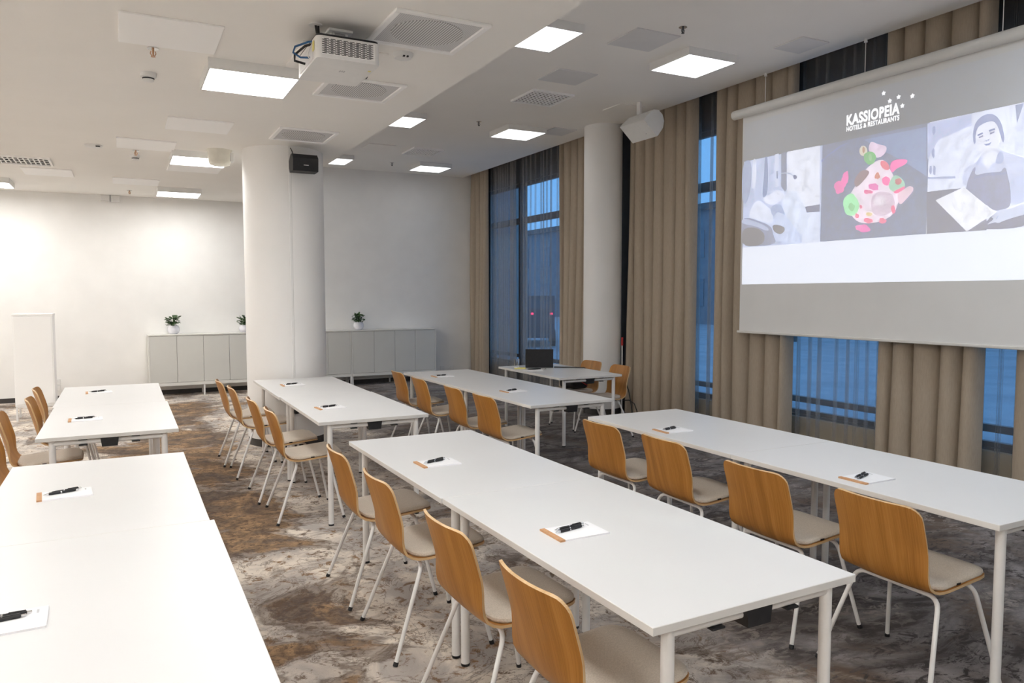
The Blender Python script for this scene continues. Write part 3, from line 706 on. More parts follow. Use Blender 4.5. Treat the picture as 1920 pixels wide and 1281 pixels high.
shape('pillow', [(1428, 372), (1445, 365), (1456, 355), (1470, 360), (1470, 372), (1455, 382), (1440, 385)], glow(231, 236, 252))
shape('pillow', [(1465, 378), (1472, 362), (1490, 355), (1505, 375), (1515, 405), (1517, 435), (1510, 441), (1499, 440), (1485, 420), (1472, 403)], glow(226, 234, 252))
shape('pillow', [(1401, 406), (1418, 373), (1436, 384), (1448, 400), (1450, 412), (1446, 421), (1420, 412)], glow(228, 234, 250))
shape('pillow_shadow', [(1443, 388), (1463, 380), (1470, 395), (1474, 405), (1464, 398), (1449, 408)], glow(190, 200, 226))
shape('pillow', [(1447, 420), (1456, 396), (1468, 402), (1490, 428), (1503, 457), (1470, 458), (1452, 440)], glow(214, 224, 248))
shape('blanket', [(1391, 410), (1405, 408), (1425, 415), (1447, 424), (1450, 440), (1458, 460), (1390.5, 463)], glow(180, 184, 200))
shape('blanket_fold', [(1391, 412), (1400, 410), (1430, 420), (1444, 430), (1438, 434), (1418, 424), (1391, 420)], glow(200, 208, 232))
shape('blanket_shadow', [(1391, 428), (1420, 426), (1436, 440), (1430, 461), (1390.5, 463)], glow(166, 166, 172))
shape('button', [(1448, 420), (1470, 424), (1473, 432), (1464, 441), (1450, 434)], glow(163, 164, 172))
# --- food photo
picture('food_photo', 'projected photo of a fruit dessert on dark slate')
rectYZ('photo_ground', Yb, Yc, Zp0, Zp1, glow(158, 163, 180, .32))
shape('ground_light', [(1620, 262), (1737, 238), (1737, 330), (1690, 300), (1650, 280)], glow(160, 170, 196, .3))
shape('plate_streak', [(1540, 300), (1576, 272), (1590, 268), (1556, 290), (1540, 305)], glow(172, 178, 204))
for cx, cy, rx, ry in ((1574, 352, 9, 11), (1586, 333, 5, 13), (1582, 342, 6, 9)): blob('sauce', cx, cy, rx, ry, glow(226, 84, 178, .2), jit=.25)
shape('sauce', [(1671, 300), (1703, 298), (1699, 308), (1680, 316), (1673, 325), (1669, 318)], glow(232, 78, 178, .2))
blob('sauce', 1617, 428, 14, 7, glow(216, 110, 176, .2), jit=.3)
shape('cream', [(1622, 318), (1645, 300), (1660, 300), (1672, 325), (1690, 352), (1680, 400), (1650, 417), (1612, 420), (1594, 402), (1590, 372), (1606, 345)], glow(242, 232, 244))
shape('cookie', [(1602, 337), (1612, 321), (1625, 318), (1633, 324), (1606, 354), (1602, 346)], glow(184, 172, 176))
shape('berry_slice', [(1628, 279), (1633, 264), (1646, 271), (1664, 274), (1660, 288), (1648, 297), (1634, 292)], glow(238, 222, 240))
blob('nut', 1619, 283, 7.5, 9.5, glow(232, 226, 214), jit=.04); blob('nut_core', 1619.5, 281, 2.6, 6, glow(176, 150, 120, .25), jit=.05)
blob('kiwi', 1631, 296, 11.5, 13, glow(118, 178, 128, .2), jit=.1); blob('kiwi_core', 1632, 295, 3, 7, glow(186, 222, 186), jit=.2)
blob('kiwi', 1596, 384, 15, 21, glow(176, 232, 188, .3), jit=.07); blob('kiwi_seeds', 1597, 388, 6, 7, glow(152, 196, 160, .28), jit=.3)
shape('jelly', [(1652, 300), (1664, 304), (1670, 318), (1660, 320), (1650, 310)], glow(214, 80, 140, .2))
blob('jelly', 1662, 339, 8, 9, glow(240, 120, 172, .2)); blob('jelly', 1640, 350, 10, 7, glow(212, 96, 176, .2), jit=.3)
blob('jelly', 1628, 360, 9, 4, glow(214, 80, 160, .2), jit=.3); blob('jelly', 1645, 330, 5, 7, glow(196, 140, 110, .22), jit=.3)
blob('sorbet', 1655, 382, 24, 24, glow(226, 212, 226), jit=.09); blob('sorbet_shade', 1650, 376, 12, 10, glow(236, 228, 238), jit=.15)
shape('leaf_slice', [(1666, 345), (1676, 328), (1686, 330), (1697, 342), (1697, 353), (1680, 362), (1668, 356)], glow(192, 224, 208)); blob('leaf_core', 1685, 340, 7, 6, glow(196, 140, 146, .26), jit=.2)
shape('berry', [(1674, 360), (1690, 352), (1698, 348), (1694, 358), (1680, 364)], glow(232, 96, 160, .2))
shape('wafer', [(1681, 364), (1696, 355), (1706, 348), (1716, 354), (1698, 375), (1687, 386)], glow(240, 218, 230))
for cx, cy, rx, ry in ((1628, 414, 9, 5), (1607, 405, 4, 5), (1655, 414, 7, 6), (1675, 393, 4, 8), (1615, 388, 3, 4)): blob('jelly', cx, cy, rx, ry, glow(220, 92, 150, .2), jit=.25)
blob('nut_piece', 1630, 402, 7, 4, glow(244, 226, 190), jit=.2)
# --- waitress photo
picture('waiter_photo', 'projected photo of a person in dark apron holding a menu board')
rectYZ('photo_ground', Yc, Yd, Zp0, Zp1, glow(230, 235, 252))
shape('wall_shade', [(1739, 232), (1822, 214), (1822, 235), (1760, 262), (1739, 300)], glow(206, 213, 240))
shape('counter', [(1737.5, 360), (1770, 356), (1812, 352), (1850, 380), (1850, 432), (1737.5, 439)], glow(166, 168, 178))
for cx, cy in ((1751, 244), (1750, 288), (1745, 318), (1752, 320)): blob('shelf_item', cx, cy, 3, 9, glow(186, 192, 216), jit=.2)
shape('shelf', [(1740, 332), (1792, 330), (1792, 335), (1740, 336)], glow(192, 198, 222))
shape('lamp_corner', [(1903, 197), (1920, 193), (1950, 187), (1950, 300), (1903, 290)], glow(222, 228, 250)); shape('lamp_shade', [(1904, 197), (1920, 193), (1907, 232)], glow(176, 182, 204))
shape('hair_back', [(1824, 248), (1829, 229), (1841, 217), (1857, 212), (1870, 218), (1878, 230), (1883, 250), (1884, 262), (1880, 270), (1874, 245), (1850, 240), (1832, 250), (1829, 272), (1825, 268)], glow(178, 184, 210))
shape('neck', [(1842, 285), (1873, 272), (1876, 300), (1868, 312), (1852, 326), (1838, 310)], glow(226, 230, 247))
shape('face', [(1829, 258), (1832, 240), (1845, 231), (1862, 226), (1871, 236), (1876, 255), (1873, 270), (1862, 282), (1849, 287), (1837, 280), (1831, 270)], glow(236, 239, 252))
shape('eyebrow', [(1832, 253), (1842, 248), (1844, 250.5), (1834, 256)], glow(172, 178, 204)); shape('eyebrow', [(1854, 244), (1866, 240), (1866, 243.5), (1855, 248)], glow(172, 178, 204))
shape('eye', [(1835, 257), (1844, 253), (1844, 256), (1836, 259.5)], glow(164, 168, 190)); shape('eye', [(1856, 249), (1865, 246), (1865, 249), (1857, 252.5)], glow(164, 168, 190))
shape('nose', [(1848, 263), (1856, 260), (1855, 264), (1850, 266.5)], glow(190, 196, 220)); shape('mouth', [(1845, 270), (1853, 269), (1861, 265), (1856, 272), (1848, 274)], glow(176, 182, 208))
shape('shirt', [(1803, 340), (1806, 320), (1815, 312), (1835, 302), (1842, 288), (1850, 312), (1875, 300), (1873, 276), (1885, 286), (1905, 290), (1930, 300), (1940, 360), (1900, 388), (1850, 360), (1812, 350)], glow(214, 220, 243))
shape('skin', [(1841, 290), (1852, 288), (1866, 282), (1870, 300), (1858, 310), (1850, 322)], glow(234, 237, 251))
shape('collar', [(1866, 304), (1875, 279), (1883, 290), (1881, 307), (1868, 307)], glow(196, 203, 230)); shape('collar', [(1829, 308), (1841, 289), (1838, 305), (1834, 312)], glow(200, 206, 232))
shape('apron', [(1811, 350), (1824, 316), (1831, 312), (1827, 330), (1848, 324), (1878, 322), (1879, 318), (1886, 312), (1890, 330), (1894, 345), (1897, 380), (1890, 392), (1865, 398), (1840, 375), (1815, 360)], glow(162, 164, 184, .31))
shape('apron_band', [(1827, 331), (1848, 325), (1888, 323), (1889, 327), (1850, 330), (1827, 336)], glow(172, 176, 198))
shape('apron_low', [(1865, 398), (1890, 392), (1930, 400), (1930, 426), (1850, 432), (1842, 425)], glow(165, 167, 180))
shape('sleeve', [(1893, 330), (1930, 330), (1930, 375), (1905, 385), (1898, 380)], glow(208, 215, 240))
shape('menu_board', [(1755, 376), (1808, 351), (1866, 399), (1813, 434)], glow(241, 243, 252))
shape('hand', [(1848, 423), (1866, 410), (1857, 408), (1870, 396), (1882, 392), (1895, 392), (1925, 378), (1930, 400), (1900, 408), (1880, 415), (1872, 419), (1866, 416)], glow(216, 222, 242))
shape('finger_line', [(1868, 410), (1872, 404), (1873, 405), (1869, 412)], glow(186, 192, 214))
# --- lettering
picture('hotel_logo', 'projected white hotel wordmark with five stars')
def lettering(txt, y_left, y_right, z0, z1, color, bold=0.0, name='lettering', sk=0):
    LAY[0] += 1; X = FX-.00012*LAY[0]-SX
    cu = bpy.data.curves.new(name, 'FONT'); cu.body = txt; cu.size = 1; cu.space_character = 1.08; cu.offset = bold; cu.fill_mode = 'BOTH'
    tmp = bpy.data.objects.new('tmp', cu); COL.objects.link(tmp)
    me = bpy.data.meshes.new_from_object(tmp.evaluated_get(bpy.context.evaluated_depsgraph_get()))
    bpy.data.objects.remove(tmp); bpy.data.curves.remove(cu)
    co = np.array([v.co[:] for v in me.vertices]); mn = co.min(0); mx = co.max(0)
    for v in me.vertices:
        u = (v.co.x-mn[0])/(mx[0]-mn[0]); w = (v.co.y-mn[1])/(mx[1]-mn[1])
        v.co = (X, y_left+(y_right-y_left)*u-4.43, z0+(z1-z0)*w-1.2)
    me.materials.clear(); me.materials.append(MATS[slide_mat(color)])
    o = bpy.data.objects.new(name, me); COL.objects.link(o); o.parent = PIC
    return o
LW = glow(250, 252, 255, .15)
LAY[0] = 12
lettering('KASSIOPEIA', 4.716, 4.196, 3.132, 3.227, LW, .03)
lettering('HOTELS & RESTAURANTS', 4.716, 4.196, 3.080, 3.122, LW, .02)
for px, py in ((1657, 175), (1685, 182), (1711, 180), (1668.5, 189.5), (1692, 198.5)):
    p = onx(px, py, FX); pts = []
    LAY[0] += 1; X = FX-.00012*LAY[0]-SX
    for i in range(10):
        a = math.pi/2+i*math.pi/5; rr = .022 if i % 2 == 0 else .0105
        pts.append((X, p.y+rr*math.cos(a)-4.43, p.z+rr*math.sin(a)-1.2))
    patch('star', pts, LW)
PIC = bpy.data.objects['waiter_photo']
pa = onx(1835.5, 343, FX); pb = onx(1853, 343, FX)
lettering('Vessel', pa.y, pb.y, pa.z-.018, pa.z+.03, glow(222, 228, 245), .01, 'apron_lettering')
shape('apron_underline', [(1835, 350), (1854, 347.5), (1854, 349), (1835, 351.5)], glow(214, 220, 240))

# ------------------------------------------------------------------ tables
TW, TL, TH = .80, 1.4246, .74
def make_table():
    t = thing('folding_table', '', 'table')
    a, b = TW/2, TL/2-.001
    bm = bmesh.new(); bmesh.ops.create_cube(bm, size=1)
    for v in bm.verts: v.co = (v.co.x*2*a, v.co.y*2*b, TH-.012+v.co.z*.024)
    bmesh.ops.bevel(bm, geom=bm.edges[:], offset=.0015, segments=1, affect='EDGES'); bm.normal_update()
    me = bpy.data.meshes.new('tabletop')
    for f in bm.faces: f.material_index = 0 if f.normal.z > .9 else 1
    bm.to_mesh(me); bm.free(); me.materials.append(MATS['laminate_white']); me.materials.append(MATS['laminate_edge'])
    o = bpy.data.objects.new('tabletop', me); COL.objects.link(o); o.parent = t
    lx, ly = a-.085, b-.042
    for sx in (-1, 1):
        for sy in (-1, 1):
            l = MB().tube([(0, 0, .012), (0, 0, TH-.03)], .019, 16).build('leg', 'metal_white', t, smooth=True); l.location = (sx*lx, sy*ly, 0)
            MB().lathe([(.0185, 0), (.0195, .003), (.0195, .012)], 14).build('foot', 'plastic_black', l, smooth=True)
    for sy in (-1, 1):
        MB().tube([(-lx-.01, 0, 0), (lx+.01, 0, 0)], .0155, 12).build('end_rail', 'metal_white', t, smooth=True).location = (0, sy*ly, TH-.046)
        MB().prism([(-.052, TH-.024), (.052, TH-.024), (.044, TH-.082), (-.044, TH-.082)], 'y', sy*ly-.03, sy*ly+.03).build('end_cap', 'plastic_black', t)
        for sx in (-1, 1):
            MB().bbox(sx*.148-.024, sx*.148+.024, sy*ly-.022, sy*ly+.022, TH-.068, TH-.0605, .002).build('rail_clip', 'plastic_black', t)
            MB().box(sx*.148-.024, sx*.148+.024, sy*ly-.022, sy*ly+.022, TH-.031, TH-.0245).build('rail_saddle', 'plastic_black', t)
    MB().box(-.035, .035, -ly+.03, ly-.03, TH-.06, TH-.024).build('centre_beam', 'panel_grey', t)
    return t
tab = make_table(); first = True
TABS = {  # x of the edge toward the cabinets side, y of the end at the back wall, turn, offset of the second table, wording
 'T4': (1.1773, 4.3786, .0103, .006, 'the pair in line with the pillar'),
 'T5': (2.9347, 4.4696, -.0035, .0, 'the pair below the screen'),
 'T1': (-.5016, 8.1778, -.0015, .012, 'the pair by the tall cabinet'),
 'T2': (-.5193, 4.5145, -.0012, .016, 'the pair without visible chairs'),
 'T3': (1.1675, 7.9679, -.0031, .012, 'the pair touching the thick pillar'),
 'T6': (2.7699, 7.9635, .0196, .0, 'the pair by the presenter table')}
def tpt(T, u, v):      # local (u across, v from the back-wall end towards the camera side) -> world xy
    x, y, a, *_ = TABS[T]; return (x+u*math.cos(a)+v*math.sin(a), y+u*math.sin(a)-v*math.cos(a))
for T, (x, y, a, off, wd) in TABS.items():
    for k in (0, 1):
        c = tpt(T, TW/2+off*k, TL*(.5+k))
        place(tab, (c[0], c[1], 0), a, 'white table, %s half of %s' % (('back-wall', 'outer')[k], wd), 'white folding tables in rows', first); first = False
place(tab, (4.425, 7.385, 0), .0, 'single white presenter table with laptop near the slim pillar', 'white folding tables in rows', False)

# ------------------------------------------------------------------ chairs
def make_chair():
    t = thing('shell_chair', '', 'chair')
    # side profile (x, z) of the plywood shell, seat front to back top
    key = [(.262, .438), (.250, .449), (.20, .452), (.10, .444), (.0, .434), (-.06, .430), (-.11, .436), (-.148, .458), (-.172, .50), (-.192, .56), (-.215, .65), (-.238, .73), (-.256, .793)]
    # Catmull-Rom resample
    P = [Vector((k[0], 0, k[1])) for k in key]; pts = []
    for i in range(len(P)-1):
        p0, p1, p2, p3 = P[max(i-1, 0)], P[i], P[i+1], P[min(i+2, len(P)-1)]
        for j in range(4):
            u = j/4
            pts.append(.5*((2*p1)+(p2-p0)*u+(2*p0-5*p1+4*p2-p3)*u*u+(3*p1-p0-3*p2+p3)*u**3))
    pts.append(P[-1])
    ln = [0]
    for i in range(1, len(pts)): ln.append(ln[-1]+(pts[i]-pts[i-1]).length)
    tot = ln[-1]; n = 15
    # resample ends finer for the rounded corners
    s_list = [0, .003, .008, .016, .026, .04, .055, .07]+[.07+(tot-.13)*i/22 for i in range(1, 22)]+[tot-.06, tot-.04, tot-.024, tot-.012, tot-.004, tot]
    def at(s):
        for i in range(1, len(ln)):
            if ln[i] >= s-1e-9:
                f = (s-ln[i-1])/(ln[i]-ln[i-1]); return pts[i-1].lerp(pts[i], f), (pts[i]-pts[i-1]).normalized()
        return pts[-1], (pts[-1]-pts[-2]).normalized()
    rows = []; nrm = []
    for s in s_list:
        p, tg = at(s); d = min(s, tot-s); rc = .09 if s < tot/2 else .055
        f = s/tot; back = max(0, min(1, (f-.52)/.25)); back = back*back*(3-2*back)
        half = .205-.004*back
        if s < .1: half -= .012*(1-s/.1)
        if d < rc: half -= rc-math.sqrt(max(0, rc*rc-(rc-d)**2))
        row = []
        for j in range(n):
            v = -1+2*j/(n-1); y = half*v
            ww = abs(y)/.205
            lift = (.008*(1-back)+.0)*ww**2          # slight dish of the seat
            fw = .040*back*ww**2.2                   # wings of the back curve forward
            row.append(Vector((p.x+fw, y, p.z+lift-.012*back*(1 if d > rc else 1)*0)))
        rows.append(row)
    th = .0105; m = MB(); h = len(rows)
    top = rows; bot = []
    for i in range(h):
        r = []
        for j in range(n):
            a = rows[min(i+1, h-1)][j]-rows[max(i-1, 0)][j]; b = rows[i][min(j+1, n-1)]-rows[i][max(j-1, 0)]
            if b.length < 1e-6: b = Vector((0, 1, 0))
            nn = a.cross(b); nn = nn.normalized() if nn.length > 1e-9 else Vector((0, 0, -1))
            if nn.z > 0 and i < h*.5: nn = -nn
            if i >= h*.5 and nn.x > 0: nn = -nn
            r.append(rows[i][j]+nn*th)
        bot.append(r)
    m.grid(top, 0, True); m.grid(bot, 0)
    loop = [(0, j) for j in range(n)]+[(i, n-1) for i in range(1, h)]+[(h-1, j) for j in range(n-2, -1, -1)]+[(i, 0) for i in range(h-2, 0, -1)]
    o0 = len(m.v); L = len(loop)
    m.add([top[i][j] for i, j in loop]+[bot[i][j] for i, j in loop], [(k, (k+1) % L, L+(k+1) % L, L+k) for k in range(L)], 1)
    m.build('shell', ['oak', 'ply_edge'], t, smooth=True)
    # seat pad: outline in plan, domed
    out = []
    pr = rrect(-.132, .258, -.199, .199, .088, 7)
    for (x, y) in pr:
        # front corners wide, rear corners rounder
        out.append((x, y))
    def seat_z(x, y):
        kx = [k[0] for k in key[:8]][::-1]; kz = [k[1] for k in key[:8]][::-1]
        return float(np.interp(x, kx, kz))+.008*(abs(y)/.205)**2
    pm = MB(); rings = []
    for sc, dz in ((.985, .001), (1.0, .007), (.99, .016), (.96, .0215), (.85, .025), (.6, .0275), (.3, .0285)):
        rings.append([(.062+(x-.062)*sc, y*sc, seat_z(.062+(x-.062)*sc, y*sc)+dz) for x, y in out])
    q = len(out)
    vs = [p for r in rings for p in r]+[(.062, 0, seat_z(.062, 0)+.029)]
    fs = [(i*q+j, i*q+(j+1) % q, (i+1)*q+(j+1) % q, (i+1)*q+j) for i in range(len(rings)-1) for j in range(q)]
    fs += [((len(rings)-1)*q+j, (len(rings)-1)*q+(j+1) % q, len(vs)-1) for j in range(q)]
    pm.add(vs, fs); pad = pm.build('seat_pad', 'seat_fabric', t, smooth=True)
    MB().box(.02, .045, -.2, -.192, .447, .455).build('fabric_tag', 'plastic_black', pad)
    # legs: bent tubes under the seat
    R0 = .0095
    for sx, fx, tx in ((-1, -.225, -.075), (1, .235, .150)):
        zt = .408 if sx < 0 else .418
        for sy in (-1, 1):
            foot = Vector((fx, sy*.258, .012)); kn = Vector((tx, sy*.188, zt)); inner = Vector((tx, sy*.10, zt))
            pth = [foot]; up = (foot-kn).normalized(); inn = (inner-kn).normalized(); rb = .05
            for i in range(7):
                u = i/6; a = kn+up*rb; b = kn+inn*rb
                pth.append(a*(1-u)**2+kn*2*u*(1-u)+b*u*u)
            pth.append(inner)
            l = MB().tube(pth, R0, 10).build('leg', 'metal_white', t, smooth=True)
            d = (pth[1]-foot).normalized()
            MB().tube([foot-d*.012, foot+d*.006], .0112, 10).build('foot_cap', 'plastic_black', l, smooth=True)
    MB().tube([(-.075, -.10, .408), (-.075, .10, .408)], R0, 10).tube([(.150, -.10, .418), (.150, .10, .418)], R0, 10) \
        .tube([(-.075, -.085, .408), (.150, -.085, .418)], .008, 8).tube([(-.075, .085, .408), (.150, .085, .418)], .008, 8).build('frame', 'metal_white', t, smooth=True)
    return t
chair = make_chair(); first = True
CH = {'T3': [(1.05, 7.645), (1.09, 7.08), (1.13, 6.19), (1.165, 5.57)],
      'T4': [(1.235, 3.955), (1.25, 3.30), (1.265, 2.525), (1.275, 1.89)],
      'T5': [(2.945, 3.99), (2.965, 3.38), (2.90, 2.62), (2.935, 1.985)],
      'T6': [(2.83, 7.65), (2.81, 6.95), (2.83, 6.15), (2.84, 5.53)],
      'T1': [(-.445, 7.75), (-.43, 7.03), (-.53, 6.21), (-.53, 5.60)]}
ords = ['first', 'second', 'third', 'last']
rot = random.Random(4)
for T, l in CH.items():
    for k, (x, y) in enumerate(l):
        place(chair, (x-.012, y, 0), rot.uniform(-.03, .03), 'oak shell chair, %s from the back wall, at %s' % (ords[k], TABS[T][4]),
              'oak shell chairs along the tables', first); first = False
place(chair, (4.90, 7.70, 0), math.pi+.05, 'oak shell chair with black bag on its seat at the presenter table', 'oak shell chairs along the tables', False)
place(chair, (4.87, 7.08, 0), math.pi-.05, 'empty oak shell chair with seat turned to the presenter table', 'oak shell chairs along the tables', False)
bag = thing('bag', 'black bag with dark red edge lying on a presenter chair', 'bag', (4.85, 7.70, .478))
MB().bbox(-.12, .11, -.16, .16, 0, .155, .04, 3).build('body', 'plastic_black', bag, smooth=True)
MB().tube([(-.09, -.163, .13), (.0, -.166, .09), (.09, -.163, .04)], .005, 6).build('piping', 'red', bag)
MB().tube([(-.08, -.05, .15), (-.05, -.05, .185), (.04, -.05, .185), (.07, -.05, .15)], .008, 8).build('handle', 'plastic_black', bag)

# ------------------------------------------------------------------ notepads and pens
def make_pad():
    t = thing('notepad', '', 'notepad')
    MB().box(-.085, .105, -.074, .074, 0, .006).build('pages', 'paper', t)
    MB().box(-.105, -.085, -.0745, .0745, 0, .0072).build('binding', 'kraft', t)
    MB().box(.078, .084, .030, .056, .006, .0063).build('printed_mark', 'ink_grey', t)
    return t
def make_pen():
    t = thing('pen', '', 'pen'); r = .0055
    def seg(n, prof, m): o = MB().lathe(prof, 12).build(n, m, t, smooth=True); o.rotation_euler = (0, math.pi/2, 0); o.location = (0, 0, r); return o
    seg('grip', [(r*.9, -.052), (r*1.08, -.035), (r, -.006)], 'plastic_black')
    seg('tip', [(.001, -.073), (.0025, -.068), (r*.9, -.052)], 'chrome')
    seg('ring', [(r*1.03, -.006), (r*1.03, -.001)], 'chrome')
    seg('barrel', [(r, -.001), (r, .050), (r*.8, .054)], 'plastic_black')
    seg('button', [(r*.6, .054), (r*.6, .066)], 'chrome')
    MB().box(.012, .052, -.002, .002, 2*r-.0005, 2*r+.0015).build('clip', 'plastic_black', t)
    return t
pad = make_pad(); pen = make_pen(); fp = True; fn = True
PADS = {'T4': [(1.428, 3.585, .02), (1.455, 2.30, .0)], 'T5': [(3.115, 3.755, -.03), (3.11, 2.335, .0)], 'T3': [(1.44, 7.37, .0), (1.405, 5.745, .08)],
        'T6': [(3.01, 7.40, .0), (3.11, 5.955, .03)], 'T1': [(-.205, 7.62, .04), (-.25, 6.0, .03)], 'T2': [(-.247, 3.775, .08), (-.31, 2.345, .03)]}
for T, l in PADS.items():
    for k, (x, y, a) in enumerate(l):
        half = ('back-wall', 'outer')[k]
        place(pad, (x, y, TH), a, 'white notepad with brown binding, %s half of %s' % (half, TABS[T][4]), 'notepads laid out on the tables', fn); fn = False
        rr = random.Random(T+str(k)); base = a+rr.uniform(.05, .3)
        c, s = math.cos(a), math.sin(a)
        for q, (du, dv, da) in enumerate(((-.01, .012, 0), (.002, .036, rr.uniform(-.25, .15)))):
            place(pen, (x+du*c-dv*s, y+du*s+dv*c, TH+.0063), base+da,
                  'black pen %s back wall, %s-half notepad, %s' % (('farther from', 'closer to')[q], half, TABS[T][4]), 'pens on the notepads', fp); fp = False

# ------------------------------------------------------------------ presenter table things
ang = math.atan2(-.152, .285)
lt = thing('laptop', 'open black laptop seen from behind on the presenter table', 'laptop', (4.385, 7.73, TH), ang)
MB().bbox(-.165, .165, .0, .225, 0, .016, .004).build('base', 'plastic_black', lt)
o = MB().bbox(-.165, .165, -.006, .002, 0, .215, .003).build('lid', 'plastic_black', lt); o.location = (0, .0, .012); o.rotation_euler = (math.radians(8), 0, 0)
MB().box(-.14, .14, .03, .12, .016, .018).build('keyboard', 'dark_frame', lt)
ca = MB().tube([(4.555, 7.67, TH+.006), (4.62, 7.60, TH+.008), (4.72, 7.52, TH+.009), (4.79, 7.46, TH+.008), (4.825, 7.435, TH+.008), (4.845, 7.425, TH-.004), (4.850, 7.42, TH-.05)], .006, 8).build('laptop_cable', 'cable_black', smooth=True)
tag(ca, 'black cable running off the presenter table edge', 'cable')
gl = thing('drinking_glass', 'clear drinking glass on the presenter table', 'glass', (4.17, 7.90, TH))
MB().lathe([(.030, 0), (.036, .1), (.0335, .1), (.028, .006), (.0, .006)], 24, cap=False).build('tumbler', 'glass', gl, smooth=True)
nt = thing('note_block', 'yellow sticky note block on the presenter table', 'sticky notes', (4.13, 7.72, TH), -.4)
MB().box(-.075, .055, -.035, .035, 0, .016).build('sheets', 'yellow', nt); MB().box(-.075, -.04, -.036, .036, .016, .024).build('loose_sheet', 'paper', nt)
pp = thing('paper_sheet', 'loose white papers beside the laptop', 'papers', (4.16, 7.48, TH), -.35)
MB().box(-.11, .11, -.075, .075, 0, .003).build('sheets', 'paper', pp)
md = thing('phone', 'small black phone between sticky notes and laptop', 'phone', (4.245, 7.60, TH), .15)
MB().bbox(-.075, .07, -.035, .035, 0, .009, .003).build('body', 'plastic_black', md)
us = thing('clicker', 'small silver clicker on the presenter table', 'clicker', (4.30, 7.47, TH), .5)
MB().bbox(-.03, .03, -.012, .012, 0, .016, .004).build('body', 'chrome', us); MB().box(-.01, .015, -.006, .006, .016, .0175).build('button', 'plastic_white', us)

# ------------------------------------------------------------------ by the slim pillar
pl = thing('marker_pole', 'thin white pole with red top leaning beside the slim pillar', 'pole', (5.87, 8.12, 0))
MB().tube([(0, 0, 0), (.02, .03, .93)], .008, 8).build('shaft', 'metal_white', pl, smooth=True)
MB().tube([(.02, .03, .93), (.0225, .034, 1.04)], .014, 10).build('red_tip', 'red', pl, smooth=True)
cb = MB().tube([(5.93, 8.21, .55), (5.90, 8.10, .48), (5.89, 8.0, .35), (5.885, 7.93, .15), (5.885, 7.90, .01)], .008, 8) \
    .tube([(5.89, 8.12, .20), (5.885, 7.98, .22), (5.88, 7.86, .19), (5.88, 7.80, .10), (5.88, 7.79, .01)], .007, 8).build('hanging_cable', 'cable_black', smooth=True)
tag(cb, 'dark cables hanging in a loop before the broad curtain', 'cable')

# ------------------------------------------------------------------ low cabinets along the back wall
def cabinet(x0, x1, label):
    t = thing('low_cabinet', label, 'cabinet', ((x0+x1)/2, 12.93, 0), 0, 'low grey door cabinets along the back wall')
    a = (x1-x0)/2-.003; d = .36; zb, zt = .17, .985
    b = MB(); b.box(-a, -a+.018, 0, d, zb, zt-.02); b.box(a-.018, a, 0, d, zb, zt-.02); b.box(-a+.018, a-.018, 0, d, zb, zb+.05); b.box(-a+.018, a-.018, d-.01, d, zb+.05, zt-.02)
    b.build('carcass', 'cabinet_white', t)
    MB().bbox(-a-.002, a+.002, -.004, d, zt-.02, zt, .003).build('top_board', 'cabinet_white', t)
    w = (2*a-.036)/4
    for i in range(4):
        MB().bbox(-a+.018+i*w+.002, -a+.018+(i+1)*w-.002, .002, .02, zb+.054, zt-.024, .002).build('door', 'cabinet_door', t)
    lg = None
    for lx in (-a+.012, 0, a-.012):
        for ly in (.015, d-.03):
            if lg is None: lg = MB().box(-.012, .012, -.012, .012, 0, zb).build('leg', 'metal_white', t); o = lg
            else: o = lg.copy(); COL.objects.link(o)
            o.location = (lx, ly, 0)
cabinet(.34, 1.945, 'low grey four-door cabinet toward the tall white cabinet')
cabinet(1.945, 3.553, 'low grey cabinet mostly hidden behind the thick pillar')
cabinet(3.553, 5.14, 'low grey four-door cabinet toward the corner curtain')
tc_ = thing('tall_cabinet', 'tall plain white cabinet on thin legs before the back wall', 'cabinet', (-1.02, 11.3, 0))
MB().bbox(-.22, .22, 0, .36, .19, 1.345, .004).build('body', 'panel_white', tc_)
MB().bbox(-.225, .225, -.012, .365, 1.345, 1.37, .003).build('top_board', 'panel_white', tc_)
MB().bbox(-.205, .205, -.012, 0, .215, 1.335, .002).build('door', 'panel_white', tc_)
MB().box(-.21, .21, .01, .03, .17, .19).build('rail', 'metal_white', tc_)
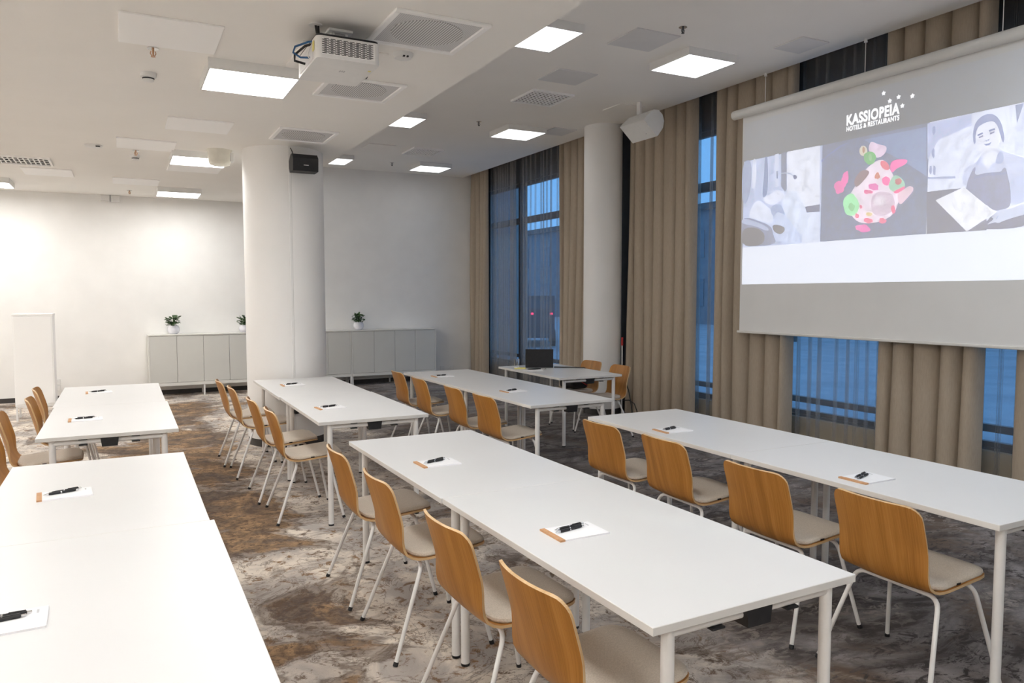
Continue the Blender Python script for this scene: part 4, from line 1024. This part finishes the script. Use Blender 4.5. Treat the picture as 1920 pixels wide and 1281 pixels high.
for lx in (-.205, .205):
    for ly in (.012, .345): MB().box(lx-.01, lx+.01, ly-.01, ly+.01, 0, .19).build('leg', 'metal_white', tc_)

# ------------------------------------------------------------------ potted plants
def plant(x, y, z, s, seed, label):
    t = thing('potted_plant', label, 'potted plant', (x, y, z), 0, 'small potted plants on the low cabinets')
    MB().lathe([(.045*s, 0), (.075*s, .02*s), (.092*s, .06*s), (.09*s, .095*s), (.07*s, .135*s), (.062*s, .13*s), (.06*s, .115*s)], 28).build('pot', 'pot_white', t, smooth=True)
    MB().lathe([(.061*s, .108*s), (.061*s, .113*s)], 16).build('soil', 'soil', t)
    rr = random.Random(seed); lf = None
    m = MB()
    for i in range(12):
        a = rr.uniform(0, 6.28); R = rr.uniform(.02, .075)*s; h = rr.uniform(.19, .30)*s
        m.tube([(.0, 0, .11*s), (R*.5*math.cos(a), R*.5*math.sin(a), .11*s+(h-.11*s)*.6), (R*math.cos(a), R*math.sin(a), h)], .003*s, 5)
    m.build('stems', 'leaf', t)
    for i in range(110):
        a = rr.uniform(0, 6.28); R = rr.uniform(.0, .085)*s; h = (rr.uniform(.15, .285)-.25*R/s)*s
        if lf is None:
            lf = MB().add([(0, 0, 0), (.014, .012, .004), (.034, .010, .002), (.044, 0, -.002), (.034, -.010, .002), (.014, -.012, .004), (.02, 0, .008)],
                          [(0, 1, 6), (1, 2, 6), (2, 3, 6), (3, 4, 6), (4, 5, 6), (5, 0, 6)]).build('leaf', 'leaf', t); o = lf
        else: o = lf.copy(); COL.objects.link(o); o.parent = t
        o.location = (R*math.cos(a), R*math.sin(a), h); o.rotation_euler = (rr.uniform(-.6, .6), rr.uniform(-.8, .3), a+rr.uniform(-.6, .6)); o.scale = (s*1.35,)*3
plant(.72, 13.08, .985, 1.0, 1, 'full green plant in white pot on the cabinet toward the tall cabinet')
plant(1.79, 13.08, .985, .9, 2, 'green plant in white pot half hidden by the thick pillar')
plant(3.725, 13.08, .985, 1.0, 3, 'dark green plant in white pot on the cabinet toward the corner curtain')
